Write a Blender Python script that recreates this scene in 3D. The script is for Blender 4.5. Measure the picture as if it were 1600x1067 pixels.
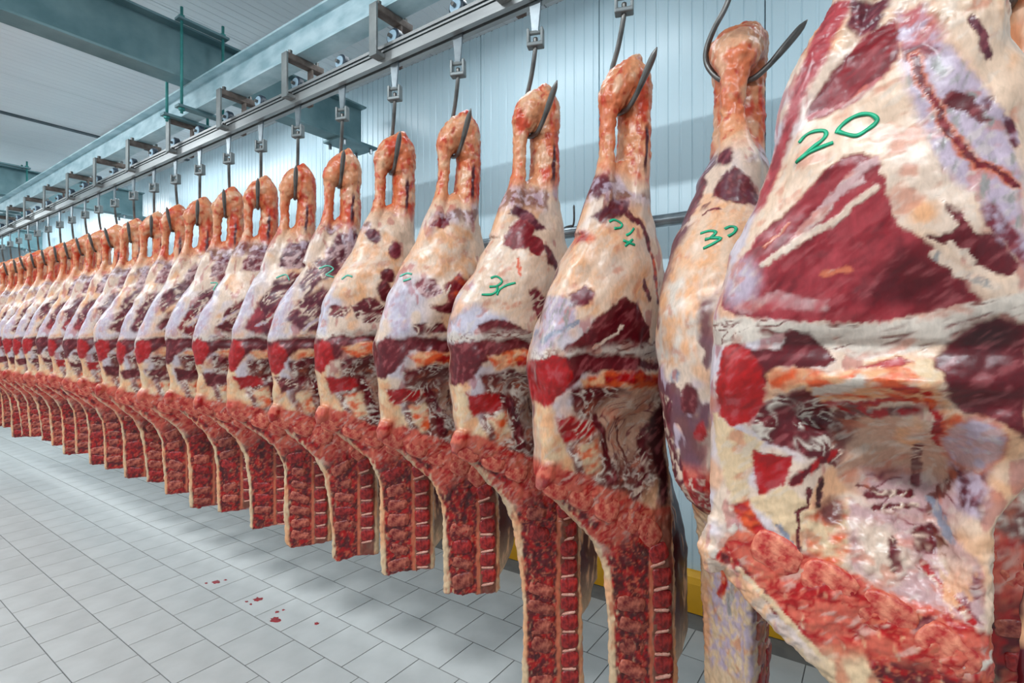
import bpy, bmesh, math, random
import numpy as np
from mathutils import Vector, Matrix
from mathutils.bvhtree import BVHTree

scene = bpy.context.scene
for _o in list(bpy.data.objects):
    bpy.data.objects.remove(_o)
COL = scene.collection
PI = math.pi

# ------------------------------------------------------------------ camera, world, light, exposure
EYE = 1.65
cam_d = bpy.data.cameras.new('camera')
cam_d.sensor_width = 36.0
cam_d.lens = 812 / 1600 * 36.0
cam_d.shift_y = -6.5 / 1600
cam_d.clip_start = 0.02
cam = bpy.data.objects.new('camera', cam_d)
COL.objects.link(cam)
YAW = math.atan(570 / 812)
cam.location = (0, 0, EYE)
cam.rotation_euler = (PI / 2, 0, YAW)
scene.camera = cam

world = bpy.data.worlds.new('world')
world.use_nodes = True
world.node_tree.nodes['Background'].inputs['Color'].default_value = (0.75, 0.86, 0.95, 1)
world.node_tree.nodes['Background'].inputs['Strength'].default_value = 0.3
scene.world = world
vs = scene.view_settings
vs.view_transform = 'Standard'
vs.look = 'None'
vs.exposure = 0.0
vs.gamma = 1.0
vs.use_curve_mapping = False

CEIL = 4.05          # ceiling height
WALL = 3.24          # panelled wall behind the carcasses
XL, XR, YF = -17.0, 3.6, -4.2
# tube light fittings hang in two rows: over the aisle in front of the carcasses and between carcasses and wall
LAMPS = ([(x, -0.75, CEIL - 0.06, 100.0) for x in (-13.2, -10.2, -7.2, -4.4, -1.8, 0.9)]
         + [(x, 2.42, CEIL - 0.06, p) for x, p in ((-13.2, 40.0), (-10.4, 38.0), (-7.0, 26.0), (-4.75, 16.0), (-1.9, 10.0), (0.9, 8.0))])
LAMP_COL = (0.86, 0.95, 1.0)
for i, (lx, ly, lz, lp) in enumerate(LAMPS):
    ld = bpy.data.lights.new('tube_light', 'AREA')
    ld.shape = 'RECTANGLE'
    ld.size, ld.size_y = 1.5, 0.16
    ld.energy = lp
    ld.color = LAMP_COL
    lo = bpy.data.objects.new('tube_light', ld)
    lo.location = (lx, ly, lz - 0.045)
    COL.objects.link(lo)

# ------------------------------------------------------------------ helpers
def srgb(r, g, b):
    return tuple(((c / 255) / 12.92 if c / 255 <= .04045 else ((c / 255 + .055) / 1.055) ** 2.4) for c in (r, g, b))

def tag(o, label=None, cat=None, group=None, kind=None):
    if label: o['label'] = label
    if cat: o['category'] = cat
    if group: o['group'] = group
    if kind: o['kind'] = kind
    return o

def empty(name, loc=(0, 0, 0), rz=0.0):
    o = bpy.data.objects.new(name, None)
    o.empty_display_size = 0.1
    o.location = loc
    o.rotation_euler = (0, 0, rz)
    COL.objects.link(o)
    return o

def link(name, me, parent=None, loc=(0, 0, 0), rot=(0, 0, 0), scale=(1, 1, 1)):
    o = bpy.data.objects.new(name, me)
    COL.objects.link(o)
    o.location, o.rotation_euler, o.scale = loc, rot, scale
    if parent is not None:
        o.parent = parent
    return o

def mesh_of(bm, name, mat, smooth=False):
    me = bpy.data.meshes.new(name)
    bmesh.ops.recalc_face_normals(bm, faces=bm.faces)
    bm.to_mesh(me)
    bm.free()
    if mat is not None:
        me.materials.append(mat)
    if smooth:
        me.polygons.foreach_set('use_smooth', [True] * len(me.polygons))
    return me

def box(bm, x0, x1, y0, y1, z0, z1, bev=0.0):
    v = [bm.verts.new(p) for p in ((x0, y0, z0), (x1, y0, z0), (x1, y1, z0), (x0, y1, z0),
                                   (x0, y0, z1), (x1, y0, z1), (x1, y1, z1), (x0, y1, z1))]
    fs = [bm.faces.new([v[i] for i in q]) for q in ((0, 3, 2, 1), (4, 5, 6, 7), (0, 1, 5, 4), (1, 2, 6, 5), (2, 3, 7, 6), (3, 0, 4, 7))]
    if bev > 0:
        es = list({e for f in fs for e in f.edges})
        bmesh.ops.bevel(bm, geom=es, offset=bev, segments=2, affect='EDGES', profile=0.5)

def tube(bm, pts, rad, n=10, cap=True, flat=1.0):
    pts = [Vector(p) for p in pts]
    if not hasattr(rad, '__len__'):
        rad = [rad] * len(pts)
    up = None
    rings = []
    for i, p in enumerate(pts):
        d = (pts[min(i + 1, len(pts) - 1)] - pts[max(i - 1, 0)]).normalized()
        if up is None:
            ref = Vector((0, 0, 1)) if abs(d.z) < .9 else Vector((1, 0, 0))
            up = (ref - d * ref.dot(d)).normalized()
        else:
            up = (up - d * up.dot(d)).normalized()
        side = d.cross(up)
        rings.append([bm.verts.new(p + (side * math.cos(a) * flat + up * math.sin(a)) * rad[i])
                      for a in [2 * PI * k / n for k in range(n)]])
    for a, b in zip(rings, rings[1:]):
        for k in range(n):
            bm.faces.new((a[k], a[(k + 1) % n], b[(k + 1) % n], b[k]))
    if cap:
        bm.faces.new(list(reversed(rings[0])))
        bm.faces.new(rings[-1])

def disc(bm, c, r, h, axis='Y', n=24, bev=0.0):
    """short cylinder centred on c"""
    ax = {'X': Vector((1, 0, 0)), 'Y': Vector((0, 1, 0)), 'Z': Vector((0, 0, 1))}[axis]
    c = Vector(c)
    if bev:
        tube(bm, [c - ax * h / 2, c - ax * (h / 2 - bev), c + ax * (h / 2 - bev), c + ax * h / 2], [r - bev, r, r, r - bev], n)
    else:
        tube(bm, [c - ax * h / 2, c + ax * h / 2], r, n)

def spline(pts, n=6):
    """Catmull-Rom through pts"""
    P = [Vector(p) for p in pts]
    out = []
    for i in range(len(P) - 1):
        p0, p1, p2, p3 = P[max(i - 1, 0)], P[i], P[i + 1], P[min(i + 2, len(P) - 1)]
        for k in range(n):
            t = k / n
            out.append(0.5 * ((2 * p1) + (p2 - p0) * t + (2 * p0 - 5 * p1 + 4 * p2 - p3) * t * t + (3 * p1 - p0 - 3 * p2 + p3) * t ** 3))
    out.append(P[-1])
    return out

# ------------------------------------------------------------------ materials
def mat_base(name):
    m = bpy.data.materials.new(name)
    m.use_nodes = True
    nt = m.node_tree
    b = nt.nodes['Principled BSDF']
    return m, nt, b

def N(nt, typ, **kw):
    n = nt.nodes.new(typ)
    for k, v in kw.items():
        setattr(n, k, v)
    return n

def mat_noise(name, c1, c2, scale=8.0, rough=0.5, metal=0.0, bump=0.0, stretch=(1, 1, 1), rough2=None, spec=0.5, detail=5.0, contrast=(0.35, 0.65), objrand=0.0):
    """two sRGB colours mixed by object-space noise"""
    m, nt, b = mat_base(name)
    tc = N(nt, 'ShaderNodeTexCoord')
    mp = N(nt, 'ShaderNodeMapping')
    mp.inputs['Scale'].default_value = stretch
    nz = N(nt, 'ShaderNodeTexNoise')
    nz.inputs['Scale'].default_value = scale
    nz.inputs['Detail'].default_value = detail
    rp = N(nt, 'ShaderNodeValToRGB')
    rp.color_ramp.elements[0].position, rp.color_ramp.elements[1].position = contrast
    rp.color_ramp.elements[0].color = (*srgb(*c1), 1)
    rp.color_ramp.elements[1].color = (*srgb(*c2), 1)
    L = nt.links.new
    L(tc.outputs['Object'], mp.inputs['Vector'])
    L(mp.outputs['Vector'], nz.inputs['Vector'])
    L(nz.outputs['Fac'], rp.inputs['Fac'])
    out = rp.outputs['Color']
    if objrand:
        oi = N(nt, 'ShaderNodeObjectInfo')
        mr = N(nt, 'ShaderNodeMapRange')
        mr.inputs['To Min'].default_value = 1 - objrand
        mr.inputs['To Max'].default_value = 1 + objrand * .6
        hs = N(nt, 'ShaderNodeHueSaturation')
        L(oi.outputs['Random'], mr.inputs['Value'])
        L(mr.outputs['Result'], hs.inputs['Value'])
        L(out, hs.inputs['Color'])
        out = hs.outputs['Color']
    L(out, b.inputs['Base Color'])
    b.inputs['Roughness'].default_value = rough
    b.inputs['Metallic'].default_value = metal
    b.inputs['Specular IOR Level'].default_value = spec
    if rough2 is not None:
        mr = N(nt, 'ShaderNodeMapRange')
        mr.inputs['To Min'].default_value = rough
        mr.inputs['To Max'].default_value = rough2
        L(nz.outputs['Fac'], mr.inputs['Value'])
        L(mr.outputs['Result'], b.inputs['Roughness'])
    if bump:
        bp = N(nt, 'ShaderNodeBump')
        bp.inputs['Strength'].default_value = bump
        bp.inputs['Distance'].default_value = 0.01
        L(nz.outputs['Fac'], bp.inputs['Height'])
        L(bp.outputs['Normal'], b.inputs['Normal'])
    return m

M = {}
M['panel'] = mat_noise('white_panel_paint', (204, 226, 235), (212, 232, 240), 1.5, .30, stretch=(1, 1, .3), spec=.5)
M['ceiling'] = mat_noise('ceiling_panel_paint', (214, 217, 220), (222, 225, 227), 1.2, .42, stretch=(2, .4, 1))
M['plainwall'] = mat_noise('white_wall_paint', (205, 214, 218), (214, 221, 225), 1.0, .45)
M['joint'] = mat_noise('dark_joint', (62, 72, 78), (80, 90, 96), 5, .6)
M['grout'] = mat_noise('grout', (92, 90, 88), (110, 107, 104), 9, .8)
M['tile'] = mat_noise('grey_floor_tile', (168, 166, 163), (180, 178, 175), 5, .38, rough2=.5, objrand=.05, spec=.4)
M['tile2'] = mat_noise('grey_floor_tile_far', (167, 165, 162), (179, 177, 174), 3, .42, spec=.4)
M['yellow'] = mat_noise('yellow_kerb', (232, 164, 18), (243, 180, 34), 3, .45)
M['galv'] = mat_noise('galvanised_steel', (160, 190, 198), (202, 222, 228), 9, .42, .12, rough2=.55, stretch=(.7, 1, 1.6))
M['galv2'] = mat_noise('galvanised_beam_steel', (92, 124, 130), (124, 152, 156), 4, .5, .35, rough2=.6)
M['alu'] = mat_noise('rail_aluminium', (150, 150, 150), (178, 177, 175), 14, .36, .75, stretch=(.15, 1, 1))
M['alu_dark'] = mat_noise('rail_groove', (40, 48, 52), (58, 66, 70), 8, .55, .3)
M['bracket'] = mat_noise('bracket_steel', (120, 124, 124), (150, 152, 150), 10, .5, .6)
M['rust'] = mat_noise('rusty_bracket_steel', (96, 80, 74), (132, 118, 110), 20, .65, .4)
M['steel'] = mat_noise('stainless_steel', (126, 132, 136), (160, 166, 170), 12, .32, .85)
M['dark_steel'] = mat_noise('dark_hook_steel', (92, 90, 88), (128, 124, 120), 16, .38, .8)
M['wheel'] = mat_noise('blue_black_wheel', (26, 40, 54), (38, 54, 70), 10, .4)
M['wheel_face'] = mat_noise('pale_blue_wheel_face', (150, 178, 196), (176, 200, 214), 16, .45)
M['teal'] = mat_noise('green_threaded_rod', (48, 128, 124), (72, 150, 146), 12, .5, .3)
M['lampbody'] = mat_noise('lamp_housing', (225, 228, 230), (235, 238, 240), 4, .5)
M['blood'] = mat_noise('blood', (118, 8, 16), (150, 14, 24), 40, .2)
M['fat'] = mat_noise('fat_scrap', (226, 190, 160), (236, 210, 186), 40, .4)
M['ink'] = mat_noise('green_ink', (8, 146, 104), (22, 172, 126), 60, .45)
M['ink_faint'] = mat_noise('faded_green_ink', (84, 176, 148), (116, 196, 172), 60, .45)
M['vertebra'] = mat_noise('cut_red_vertebra', (112, 8, 14), (186, 44, 40), 55, .36, bump=.5, detail=6, contrast=(.38, .66), objrand=.18)
M['vertebra2'] = mat_noise('cut_pink_vertebra', (168, 34, 32), (226, 138, 108), 48, .4, bump=.5, detail=6, contrast=(.36, .7), objrand=.14)
M['feather'] = mat_noise('cut_feather_bone', (112, 10, 14), (204, 112, 88), 46, .4, bump=.5, detail=6, contrast=(.36, .72), objrand=.22)
M['disc'] = mat_noise('white_cartilage', (204, 128, 110), (226, 176, 158), 60, .35)

m, nt, b = mat_base('lamp_diffuser')
b.inputs['Base Color'].default_value = (.9, .95, 1, 1)
b.inputs['Emission Color'].default_value = (*LAMP_COL, 1)
b.inputs['Emission Strength'].default_value = 6.0
M['diffuser'] = m

# meat: colours come with the mesh (fat, muscle and bone of each carcass), the nodes add fibres, marbling and a wet film
m, nt, b = mat_base('carcass_meat')
L = nt.links.new
at = N(nt, 'ShaderNodeAttribute', attribute_name='Col')
tc = N(nt, 'ShaderNodeTexCoord')
mp = N(nt, 'ShaderNodeMapping')
mp.inputs['Scale'].default_value = (1, 1, .45)
n1 = N(nt, 'ShaderNodeTexNoise')
n1.inputs['Scale'].default_value = 95
n1.inputs['Detail'].default_value = 5
n1.inputs['Distortion'].default_value = .6
L(tc.outputs['Object'], mp.inputs['Vector'])
L(mp.outputs['Vector'], n1.inputs['Vector'])
mr = N(nt, 'ShaderNodeMapRange')
mr.inputs['From Min'].default_value = .3
mr.inputs['From Max'].default_value = .7
mr.inputs['To Min'].default_value = .86
mr.inputs['To Max'].default_value = 1.10
L(n1.outputs['Fac'], mr.inputs['Value'])
mx = N(nt, 'ShaderNodeMix', data_type='RGBA', blend_type='MULTIPLY')
mx.inputs['Factor'].default_value = 1
L(at.outputs['Color'], mx.inputs['A'])
L(mr.outputs['Result'], mx.inputs['B'])
L(mx.outputs['Result'], b.inputs['Base Color'])
n2 = N(nt, 'ShaderNodeTexNoise')
n2.inputs['Scale'].default_value = 38
n2.inputs['Detail'].default_value = 4
L(mp.outputs['Vector'], n2.inputs['Vector'])
mr2 = N(nt, 'ShaderNodeMapRange')
mr2.inputs['To Min'].default_value = .22
mr2.inputs['To Max'].default_value = .48
L(n2.outputs['Fac'], mr2.inputs['Value'])
L(mr2.outputs['Result'], b.inputs['Roughness'])
bw = N(nt, 'ShaderNodeRGBToBW')
L(at.outputs['Color'], bw.inputs['Color'])
ad = N(nt, 'ShaderNodeMath', operation='MULTIPLY_ADD')
ad.inputs[1].default_value = .35
L(n2.outputs['Fac'], ad.inputs[0])
L(bw.outputs['Val'], ad.inputs[2])
bp = N(nt, 'ShaderNodeBump')
bp.inputs['Strength'].default_value = .6
bp.inputs['Distance'].default_value = .004
L(ad.outputs['Value'], bp.inputs['Height'])
L(bp.outputs['Normal'], b.inputs['Normal'])
b.inputs['Specular IOR Level'].default_value = .5
M['meat'] = m

# ------------------------------------------------------------------ measured patches of fat, muscle and bone, plus painted glare and shading: metres across and below the hock on each inner face
FEATURES = {
 'c20': [
  ('poly', [(-0.195, 0.481), (-0.041, 0.406), (-0.022, 0.518), (-0.002, 0.587), (0.015, 0.649), (-0.046, 0.714), (-0.061, 0.649), (-0.117, 0.579), (-0.199, 0.643), (-0.319, 0.757), (-0.381, 0.844), (-0.313, 0.723), (-0.263, 0.607)], 'cream', 0.006, None),
  ('poly', [(-0.041, 0.406), (0.02, 0.382), (0.081, 0.479), (0.13, 0.601), (0.13, 0.786), (0.089, 0.716), (0.046, 0.663), (0.01, 0.615), (-0.022, 0.518)], 'lilac', 0.012, 'grey'),
  ('poly', [(-0.008, 0.279), (0.102, 0.317), (0.114, 0.388), (0.13, 0.513), (0.13, 0.633), (0.081, 0.479), (0.029, 0.384)], 'cream', 0.01, None),
  ('cap', [(0.064, 0.361), (0.077, 0.393), (0.089, 0.43)], 'purple', 0.008, None),
  ('cap', [(0.006, 0.325), (0.024, 0.354)], 'tan', 0.006, None),
  ('poly', [(-0.16, 0.226), (-0.107, 0.245), (-0.13, 0.293), (-0.16, 0.367), (-0.204, 0.446), (-0.233, 0.532), (-0.275, 0.646), (-0.3, 0.656)], 'pinkred', 0.008, None),
  ('poly', [(-0.112, 0.243), (-0.051, 0.264), (-0.074, 0.33), (-0.101, 0.333), (-0.122, 0.308)], 'purple', 0.006, None),
  ('poly', [(-0.051, 0.3), (-0.008, 0.303), (0.024, 0.36), (0.015, 0.415), (-0.027, 0.413), (-0.046, 0.362)], 'pink', 0.01, 'lilac'),
  ('poly', [(-0.035, 0.385), (0.001, 0.386), (0.014, 0.401), (-0.008, 0.42), (-0.033, 0.409)], 'red2', 0.005, None),
  ('poly', [(-0.096, 0.335), (-0.051, 0.318), (-0.035, 0.366), (-0.042, 0.402), (-0.071, 0.44), (-0.117, 0.473), (-0.16, 0.486), (-0.198, 0.483), (-0.184, 0.451), (-0.149, 0.395), (-0.117, 0.356)], 'red', 0.005, None),
  ('cap', [(-0.191, 0.478), (-0.117, 0.466), (-0.074, 0.437)], 'pink', 0.006, None),
  ('poly', [(0.013, 0.502), (0.033, 0.482), (0.055, 0.493), (0.077, 0.52), (0.088, 0.548), (0.072, 0.551), (0.051, 0.52), (0.027, 0.517)], 'dark', 0.004, None),
  ('cap', [(0.085, 0.513), (0.11, 0.552), (0.122, 0.583)], 'purple', 0.01, 'lilac'),
  ('poly', [(-0.101, 0.582), (-0.127, 0.581), (-0.16, 0.603), (-0.199, 0.643), (-0.239, 0.677), (-0.288, 0.712), (-0.319, 0.753), (-0.341, 0.79), (-0.367, 0.852), (-0.326, 0.877), (-0.228, 0.89), (-0.149, 0.9), (-0.046, 0.896), (0.029, 0.873), (0.077, 0.863), (0.051, 0.837), (0.029, 0.801), (-0.008, 0.752), (-0.046, 0.722), (-0.054, 0.699), (-0.064, 0.649), (-0.074, 0.611), (-0.081, 0.591)], 'red', 0.004, 'wet'),
  ('poly', [(-0.046, 0.748), (0.029, 0.801), (0.072, 0.861), (0.001, 0.879), (-0.046, 0.869), (-0.117, 0.854), (-0.086, 0.806)], 'dark', 0.02, None),
  ('cap', [(-0.084, 0.599), (-0.117, 0.623), (-0.16, 0.674), (-0.204, 0.723)], 'pinkgrey', 0.009, None),
  ('cap', [(-0.101, 0.631), (-0.138, 0.653), (-0.216, 0.739)], 'pinkgrey', 0.006, None),
  ('cap', [(-0.081, 0.647), (-0.112, 0.667), (-0.149, 0.7), (-0.21, 0.737), (-0.275, 0.774)], 'pale', 0.0065, None),
  ('cap', [(-0.222, 0.692), (-0.269, 0.738)], 'orange2', 0.003, None),
  ('ell', [(-0.319, 0.805), (-0.282, 0.807), (-0.319, 0.757)], 'lilac', 0.02, None),  # bluish glare on the wet muscle, painted as a soft lilac spot
  ('cap', [(-0.16, 0.804), (-0.122, 0.797)], 'orange2', 0.007, None),
  ('cap', [(-0.313, 0.861), (-0.239, 0.85), (-0.171, 0.865)], 'pinkgrey', 0.014, 'wet'),
  ('poly', [(-0.081, 0.524), (-0.017, 0.549), (0.01, 0.615), (0.029, 0.662), (0.02, 0.684), (0.038, 0.742), (0.02, 0.746), (-0.003, 0.732), (-0.046, 0.717), (-0.056, 0.693), (-0.063, 0.649), (-0.074, 0.599)], 'pale', 0.004, None),
  ('ell', [(-0.011, 0.702), (0.009, 0.704), (-0.011, 0.683)], 'orange3', 0.012, None),
  ('poly', [(0.015, 0.674), (0.038, 0.698), (0.06, 0.741), (0.088, 0.744), (0.108, 0.779), (0.121, 0.799), (0.114, 0.816), (0.094, 0.819), (0.072, 0.804), (0.046, 0.78), (0.024, 0.764), (-0.01, 0.744), (0.029, 0.743), (0.036, 0.733)], 'dark', 0.003, None),
  ('poly', [(0.068, 0.693), (0.085, 0.695), (0.108, 0.729), (0.134, 0.77), (0.134, 0.814), (0.114, 0.787), (0.089, 0.752), (0.072, 0.725)], 'red2', 0.006, 'lilac'),
  ('poly', [(0.001, 0.656), (0.029, 0.66), (0.06, 0.699), (0.07, 0.731), (0.083, 0.744), (0.064, 0.745), (0.046, 0.713), (0.021, 0.687)], 'pale', 0.003, None),
  ('cap', [(0.029, 0.762), (0.046, 0.777), (0.06, 0.794)], 'pale', 0.0055, None),
  ('cap', [(0.006, 0.779), (0.038, 0.808), (0.088, 0.837)], 'pale', 0.0075, 'grey'),
  ('poly', [(-0.385, 0.887), (-0.352, 0.88), (-0.228, 0.892), (-0.149, 0.901), (-0.046, 0.896), (0.029, 0.873), (0.081, 0.861), (0.134, 0.841), (0.134, 0.901), (0.098, 0.887), (0.064, 0.9), (0.029, 0.929), (-0.027, 0.955), (-0.107, 0.969), (-0.149, 0.948), (-0.228, 0.916), (-0.313, 0.936), (-0.365, 0.946), (-0.386, 0.944)], 'white', 0.005, 'streak'),
  ('poly', [(-0.313, 0.943), (-0.245, 0.951), (-0.222, 0.908), (-0.191, 0.916), (-0.154, 0.948), (-0.14, 0.977), (-0.193, 0.99), (-0.245, 0.985), (-0.266, 1.023), (-0.326, 1.012)], 'dark', 0.004, None),
  ('poly', [(-0.107, 0.985), (-0.051, 0.963), (-0.019, 0.965), (-0.046, 0.98)], 'bright', 0.003, None),
  ('poly', [(0.029, 0.929), (0.064, 0.906), (0.098, 0.893), (0.138, 0.905), (0.138, 1.103), (0.106, 1.077), (0.055, 1.063), (0.029, 1.035), (0.016, 0.989), (0.009, 0.971)], 'dark', 0.006, None),
  ('ell', [(0.085, 0.923), (0.126, 0.921), (0.085, 0.895)], 'black', 0.02, None),
  ('poly', [(-0.022, 0.962), (0.006, 0.962), (0.021, 0.999), (0.01, 1.018), (-0.013, 1.002)], 'cream2', 0.004, None),
  ('poly', [(-0.263, 0.999), (-0.228, 0.986), (-0.149, 0.994), (-0.027, 0.977), (-0.006, 1.0), (0.024, 1.036), (0.055, 1.066), (0.046, 1.112), (0.02, 1.082), (-0.008, 1.049), (-0.066, 1.039), (-0.149, 1.059), (-0.187, 1.055), (-0.228, 1.038), (-0.257, 1.031)], 'orange3', 0.005, 'orange'),
  ('cap', [(-0.173, 1.035), (-0.138, 1.025), (-0.101, 1.008)], 'white', 0.012, None),
  ('cap', [(-0.16, 1.062), (-0.107, 1.061), (-0.046, 1.04), (-0.016, 1.045)], 'bright', 0.007, 'orange'),
  ('cap', [(-0.061, 1.014), (-0.022, 1.024)], 'bright', 0.008, 'orange'),
  ('cap', [(-0.003, 1.029), (0.02, 1.08), (0.03, 1.131)], 'orange', 0.008, 'bright'),
  ('poly', [(-0.138, 1.074), (-0.027, 1.054), (0.015, 1.115), (0.046, 1.164), (0.098, 1.168), (0.081, 1.232), (0.046, 1.296), (0.001, 1.299), (-0.046, 1.254), (-0.117, 1.254), (-0.143, 1.208), (-0.136, 1.144)], 'beige', 0.008, None),
  ('poly', [(-0.275, 1.058), (-0.193, 1.031), (-0.149, 1.069), (-0.117, 1.102), (-0.13, 1.149), (-0.14, 1.201), (-0.191, 1.178), (-0.228, 1.162), (-0.275, 1.148), (-0.298, 1.123)], 'dark', 0.005, 'marble'),
  ('poly', [(-0.149, 1.069), (-0.101, 1.065), (-0.112, 1.141), (-0.136, 1.201), (-0.149, 1.171)], 'brown', 0.012, 'pale'),  # shading inside the pelvis, painted in as brown
  ('poly', [(-0.096, 1.195), (-0.008, 1.201), (0.081, 1.232), (0.046, 1.296), (-0.027, 1.299), (-0.096, 1.263)], 'pinkgrey', 0.02, 'blood'),
  ('poly', [(0.046, 1.17), (0.098, 1.168), (0.085, 1.265), (0.06, 1.259)], 'purple', 0.012, 'lilac'),
  ('cap', [(-0.127, 1.067), (-0.076, 1.073), (-0.022, 1.066)], 'brown', 0.01, 'bright'),
  ('ell', [(-0.019, 1.119), (0.003, 1.117), (-0.019, 1.077)], 'white', 0.008, 'orange3'),
  ('cap', [(0.051, 1.192), (0.038, 1.24), (0.02, 1.278)], 'brown', 0.006, None),
  ('cap', [(0.015, 1.086), (0.027, 1.132)], 'bright', 0.007, None),
  ('ell', [(0.072, 1.123), (0.116, 1.118), (0.072, 1.067)], 'orange2', 0.006, None),
  ('ell', [(0.072, 1.123), (0.111, 1.119), (0.072, 1.073)], 'lilac', 0.006, 'pinkgrey'),
  ('cap', [(-0.003, 1.147), (0.003, 1.222)], 'brown', 0.008, 'pale'),
  ('ell', [(0.003, 1.222), (0.014, 1.221), (0.003, 1.208)], 'dark', 0.003, None),
  ('poly', [(-0.381, 1.1), (-0.367, 1.092), (-0.338, 1.121), (-0.275, 1.148), (-0.285, 1.176), (-0.305, 1.245), (-0.31, 1.289), (-0.338, 1.294), (-0.358, 1.238)], 'cream2', 0.004, None),
  ('poly', [(-0.298, 1.172), (-0.263, 1.177), (-0.214, 1.181), (-0.233, 1.234), (-0.28, 1.271), (-0.295, 1.229)], 'bright', 0.003, None),
  ('cap', [(-0.216, 1.226), (-0.182, 1.198), (-0.143, 1.167)], 'bright', 0.009, 'dark'),
  ('poly', [(-0.358, 0.951), (-0.326, 0.938), (-0.294, 0.95), (-0.273, 0.983), (-0.265, 1.03), (-0.28, 1.078), (-0.305, 1.113), (-0.338, 1.121), (-0.366, 1.096), (-0.375, 1.046), (-0.367, 0.993)], 'bright', 0.004, None),
  ('poly', [(-0.307, 1.286), (-0.228, 1.233), (-0.195, 1.267), (-0.199, 1.366), (-0.233, 1.347), (-0.269, 1.313)], 'cream2', 0.005, None),
  ('cap', [(-0.245, 1.326), (-0.222, 1.357)], 'bluegrey', 0.005, None),
  ('poly', [(-0.199, 1.287), (-0.117, 1.267), (-0.107, 1.352), (-0.127, 1.394), (-0.193, 1.371)], 'cream2', 0.006, 'orange'),
  ('ell', [(-0.149, 1.291), (-0.125, 1.287), (-0.149, 1.266)], 'brown', 0.012, None),
  ('cap', [(-0.191, 1.241), (-0.195, 1.274), (-0.213, 1.299), (-0.208, 1.377), (-0.16, 1.389)], 'dark', 0.0035, None),
  ('cap', [(-0.171, 1.225), (-0.173, 1.276)], 'black', 0.006, None),
  ('poly', [(-0.341, 1.299), (-0.307, 1.283), (-0.266, 1.344), (-0.273, 1.368), (-0.313, 1.345)], 'bright', 0.005, 'orange'),
  ('poly', [(-0.117, 1.267), (-0.027, 1.299), (0.046, 1.301), (0.085, 1.344), (0.085, 1.45), (0.001, 1.44), (-0.066, 1.416), (-0.117, 1.386)], 'pinkgrey', 0.008, 'blood'),
  ('poly', [(-0.107, 1.302), (-0.046, 1.315), (-0.008, 1.366), (-0.046, 1.411), (-0.096, 1.387)], 'pale', 0.015, None),
  ('cap', [(-0.101, 1.239), (-0.066, 1.246)], 'brown', 0.004, None),
  ('cap', [(-0.086, 1.255), (-0.008, 1.248)], 'dark', 0.007, 'pale'),
  ('cap', [(-0.071, 1.277), (0.001, 1.27)], 'dark', 0.007, 'pale'),
  ('cap', [(0.029, 1.259), (0.046, 1.319)], 'bluegrey', 0.007, None),
  ('poly', [(-0.013, 1.314), (0.024, 1.3), (0.046, 1.336), (0.029, 1.351), (-0.006, 1.351)], 'dark', 0.004, 'pale'),
  ('cap', [(-0.044, 1.338), (-0.042, 1.38)], 'dark', 0.01, 'pale'),
  ('cap', [(0.001, 1.37), (0.02, 1.394), (0.046, 1.416), (0.068, 1.444)], 'bright', 0.006, 'pale'),
  ('poly', [(-0.385, 1.416), (-0.338, 1.35), (-0.263, 1.359), (-0.117, 1.392), (-0.046, 1.423), (0.029, 1.436), (0.098, 1.461), (0.114, 1.497), (0.106, 1.55), (-0.112, 1.628), (-0.138, 1.599), (-0.216, 1.533), (-0.275, 1.483), (-0.326, 1.448)], 'salmon', 0.005, 'sacrum'),
  ('cap', [(-0.378, 1.411), (-0.352, 1.375), (-0.332, 1.348)], 'white', 0.006, None),
  ('cap', [(-0.352, 1.419), (-0.313, 1.445)], 'dark', 0.012, 'bright'),
  ('cap', [(-0.275, 1.47), (-0.249, 1.51)], 'red', 0.007, None),
  ('cap', [(-0.225, 1.523), (-0.202, 1.532), (-0.184, 1.553)], 'bright', 0.007, None),
  ('cap', [(-0.193, 1.436), (-0.184, 1.447)], 'bright', 0.01, None),
  ('cap', [(-0.16, 1.434), (-0.165, 1.452)], 'bright', 0.01, None),
  ('cap', [(-0.117, 1.429), (-0.061, 1.445), (-0.066, 1.465)], 'bright', 0.007, None),
  ('cap', [(-0.017, 1.473), (0.006, 1.456)], 'dark', 0.009, None),
  ('poly', [(-0.101, 1.562), (-0.046, 1.544), (-0.022, 1.596), (-0.096, 1.622)], 'dark', 0.005, 'marble'),
  ('cap', [(0.064, 1.525), (0.098, 1.502)], 'white', 0.007, None),
  ('cap', [(-0.326, 1.441), (-0.263, 1.487), (-0.204, 1.543), (-0.138, 1.593), (-0.101, 1.624)], 'cream2', 0.007, None),
 ],
 'c31': [
  ('poly', [(-0.269, 0.521), (-0.205, 0.453), (-0.186, 0.477), (-0.256, 0.575), (-0.306, 0.651), (-0.331, 0.653)], 'purple', 0.008, 'lilac'),
  ('poly', [(-0.192, 0.552), (-0.07, 0.532), (0.029, 0.671), (0.053, 0.788), (-0.028, 0.78), (-0.165, 0.821), (-0.269, 0.832), (-0.318, 0.778), (-0.269, 0.649)], 'orange3', 0.012, 'cream'),
  ('ell', [(-0.139, 0.679), (-0.09, 0.677), (-0.139, 0.651)], 'pale', 0.02, None),
  ('ell', [(-0.223, 0.576), (-0.186, 0.574), (-0.223, 0.55)], 'pinkred', 0.012, 'orange'),
  ('poly', [(-0.178, 0.528), (-0.106, 0.459), (-0.042, 0.462), (-0.051, 0.498), (-0.098, 0.521), (-0.152, 0.541)], 'dark', 0.006, 'purple'),
  ('poly', [(-0.16, 0.399), (-0.117, 0.379), (-0.106, 0.431), (-0.152, 0.477)], 'purple', 0.006, None),
  ('cap', [(-0.051, 0.505), (0.0, 0.536), (0.035, 0.612)], 'dark', 0.012, None),
  ('cap', [(0.0, 0.711), (0.035, 0.769)], 'dark', 0.01, None),
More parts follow.
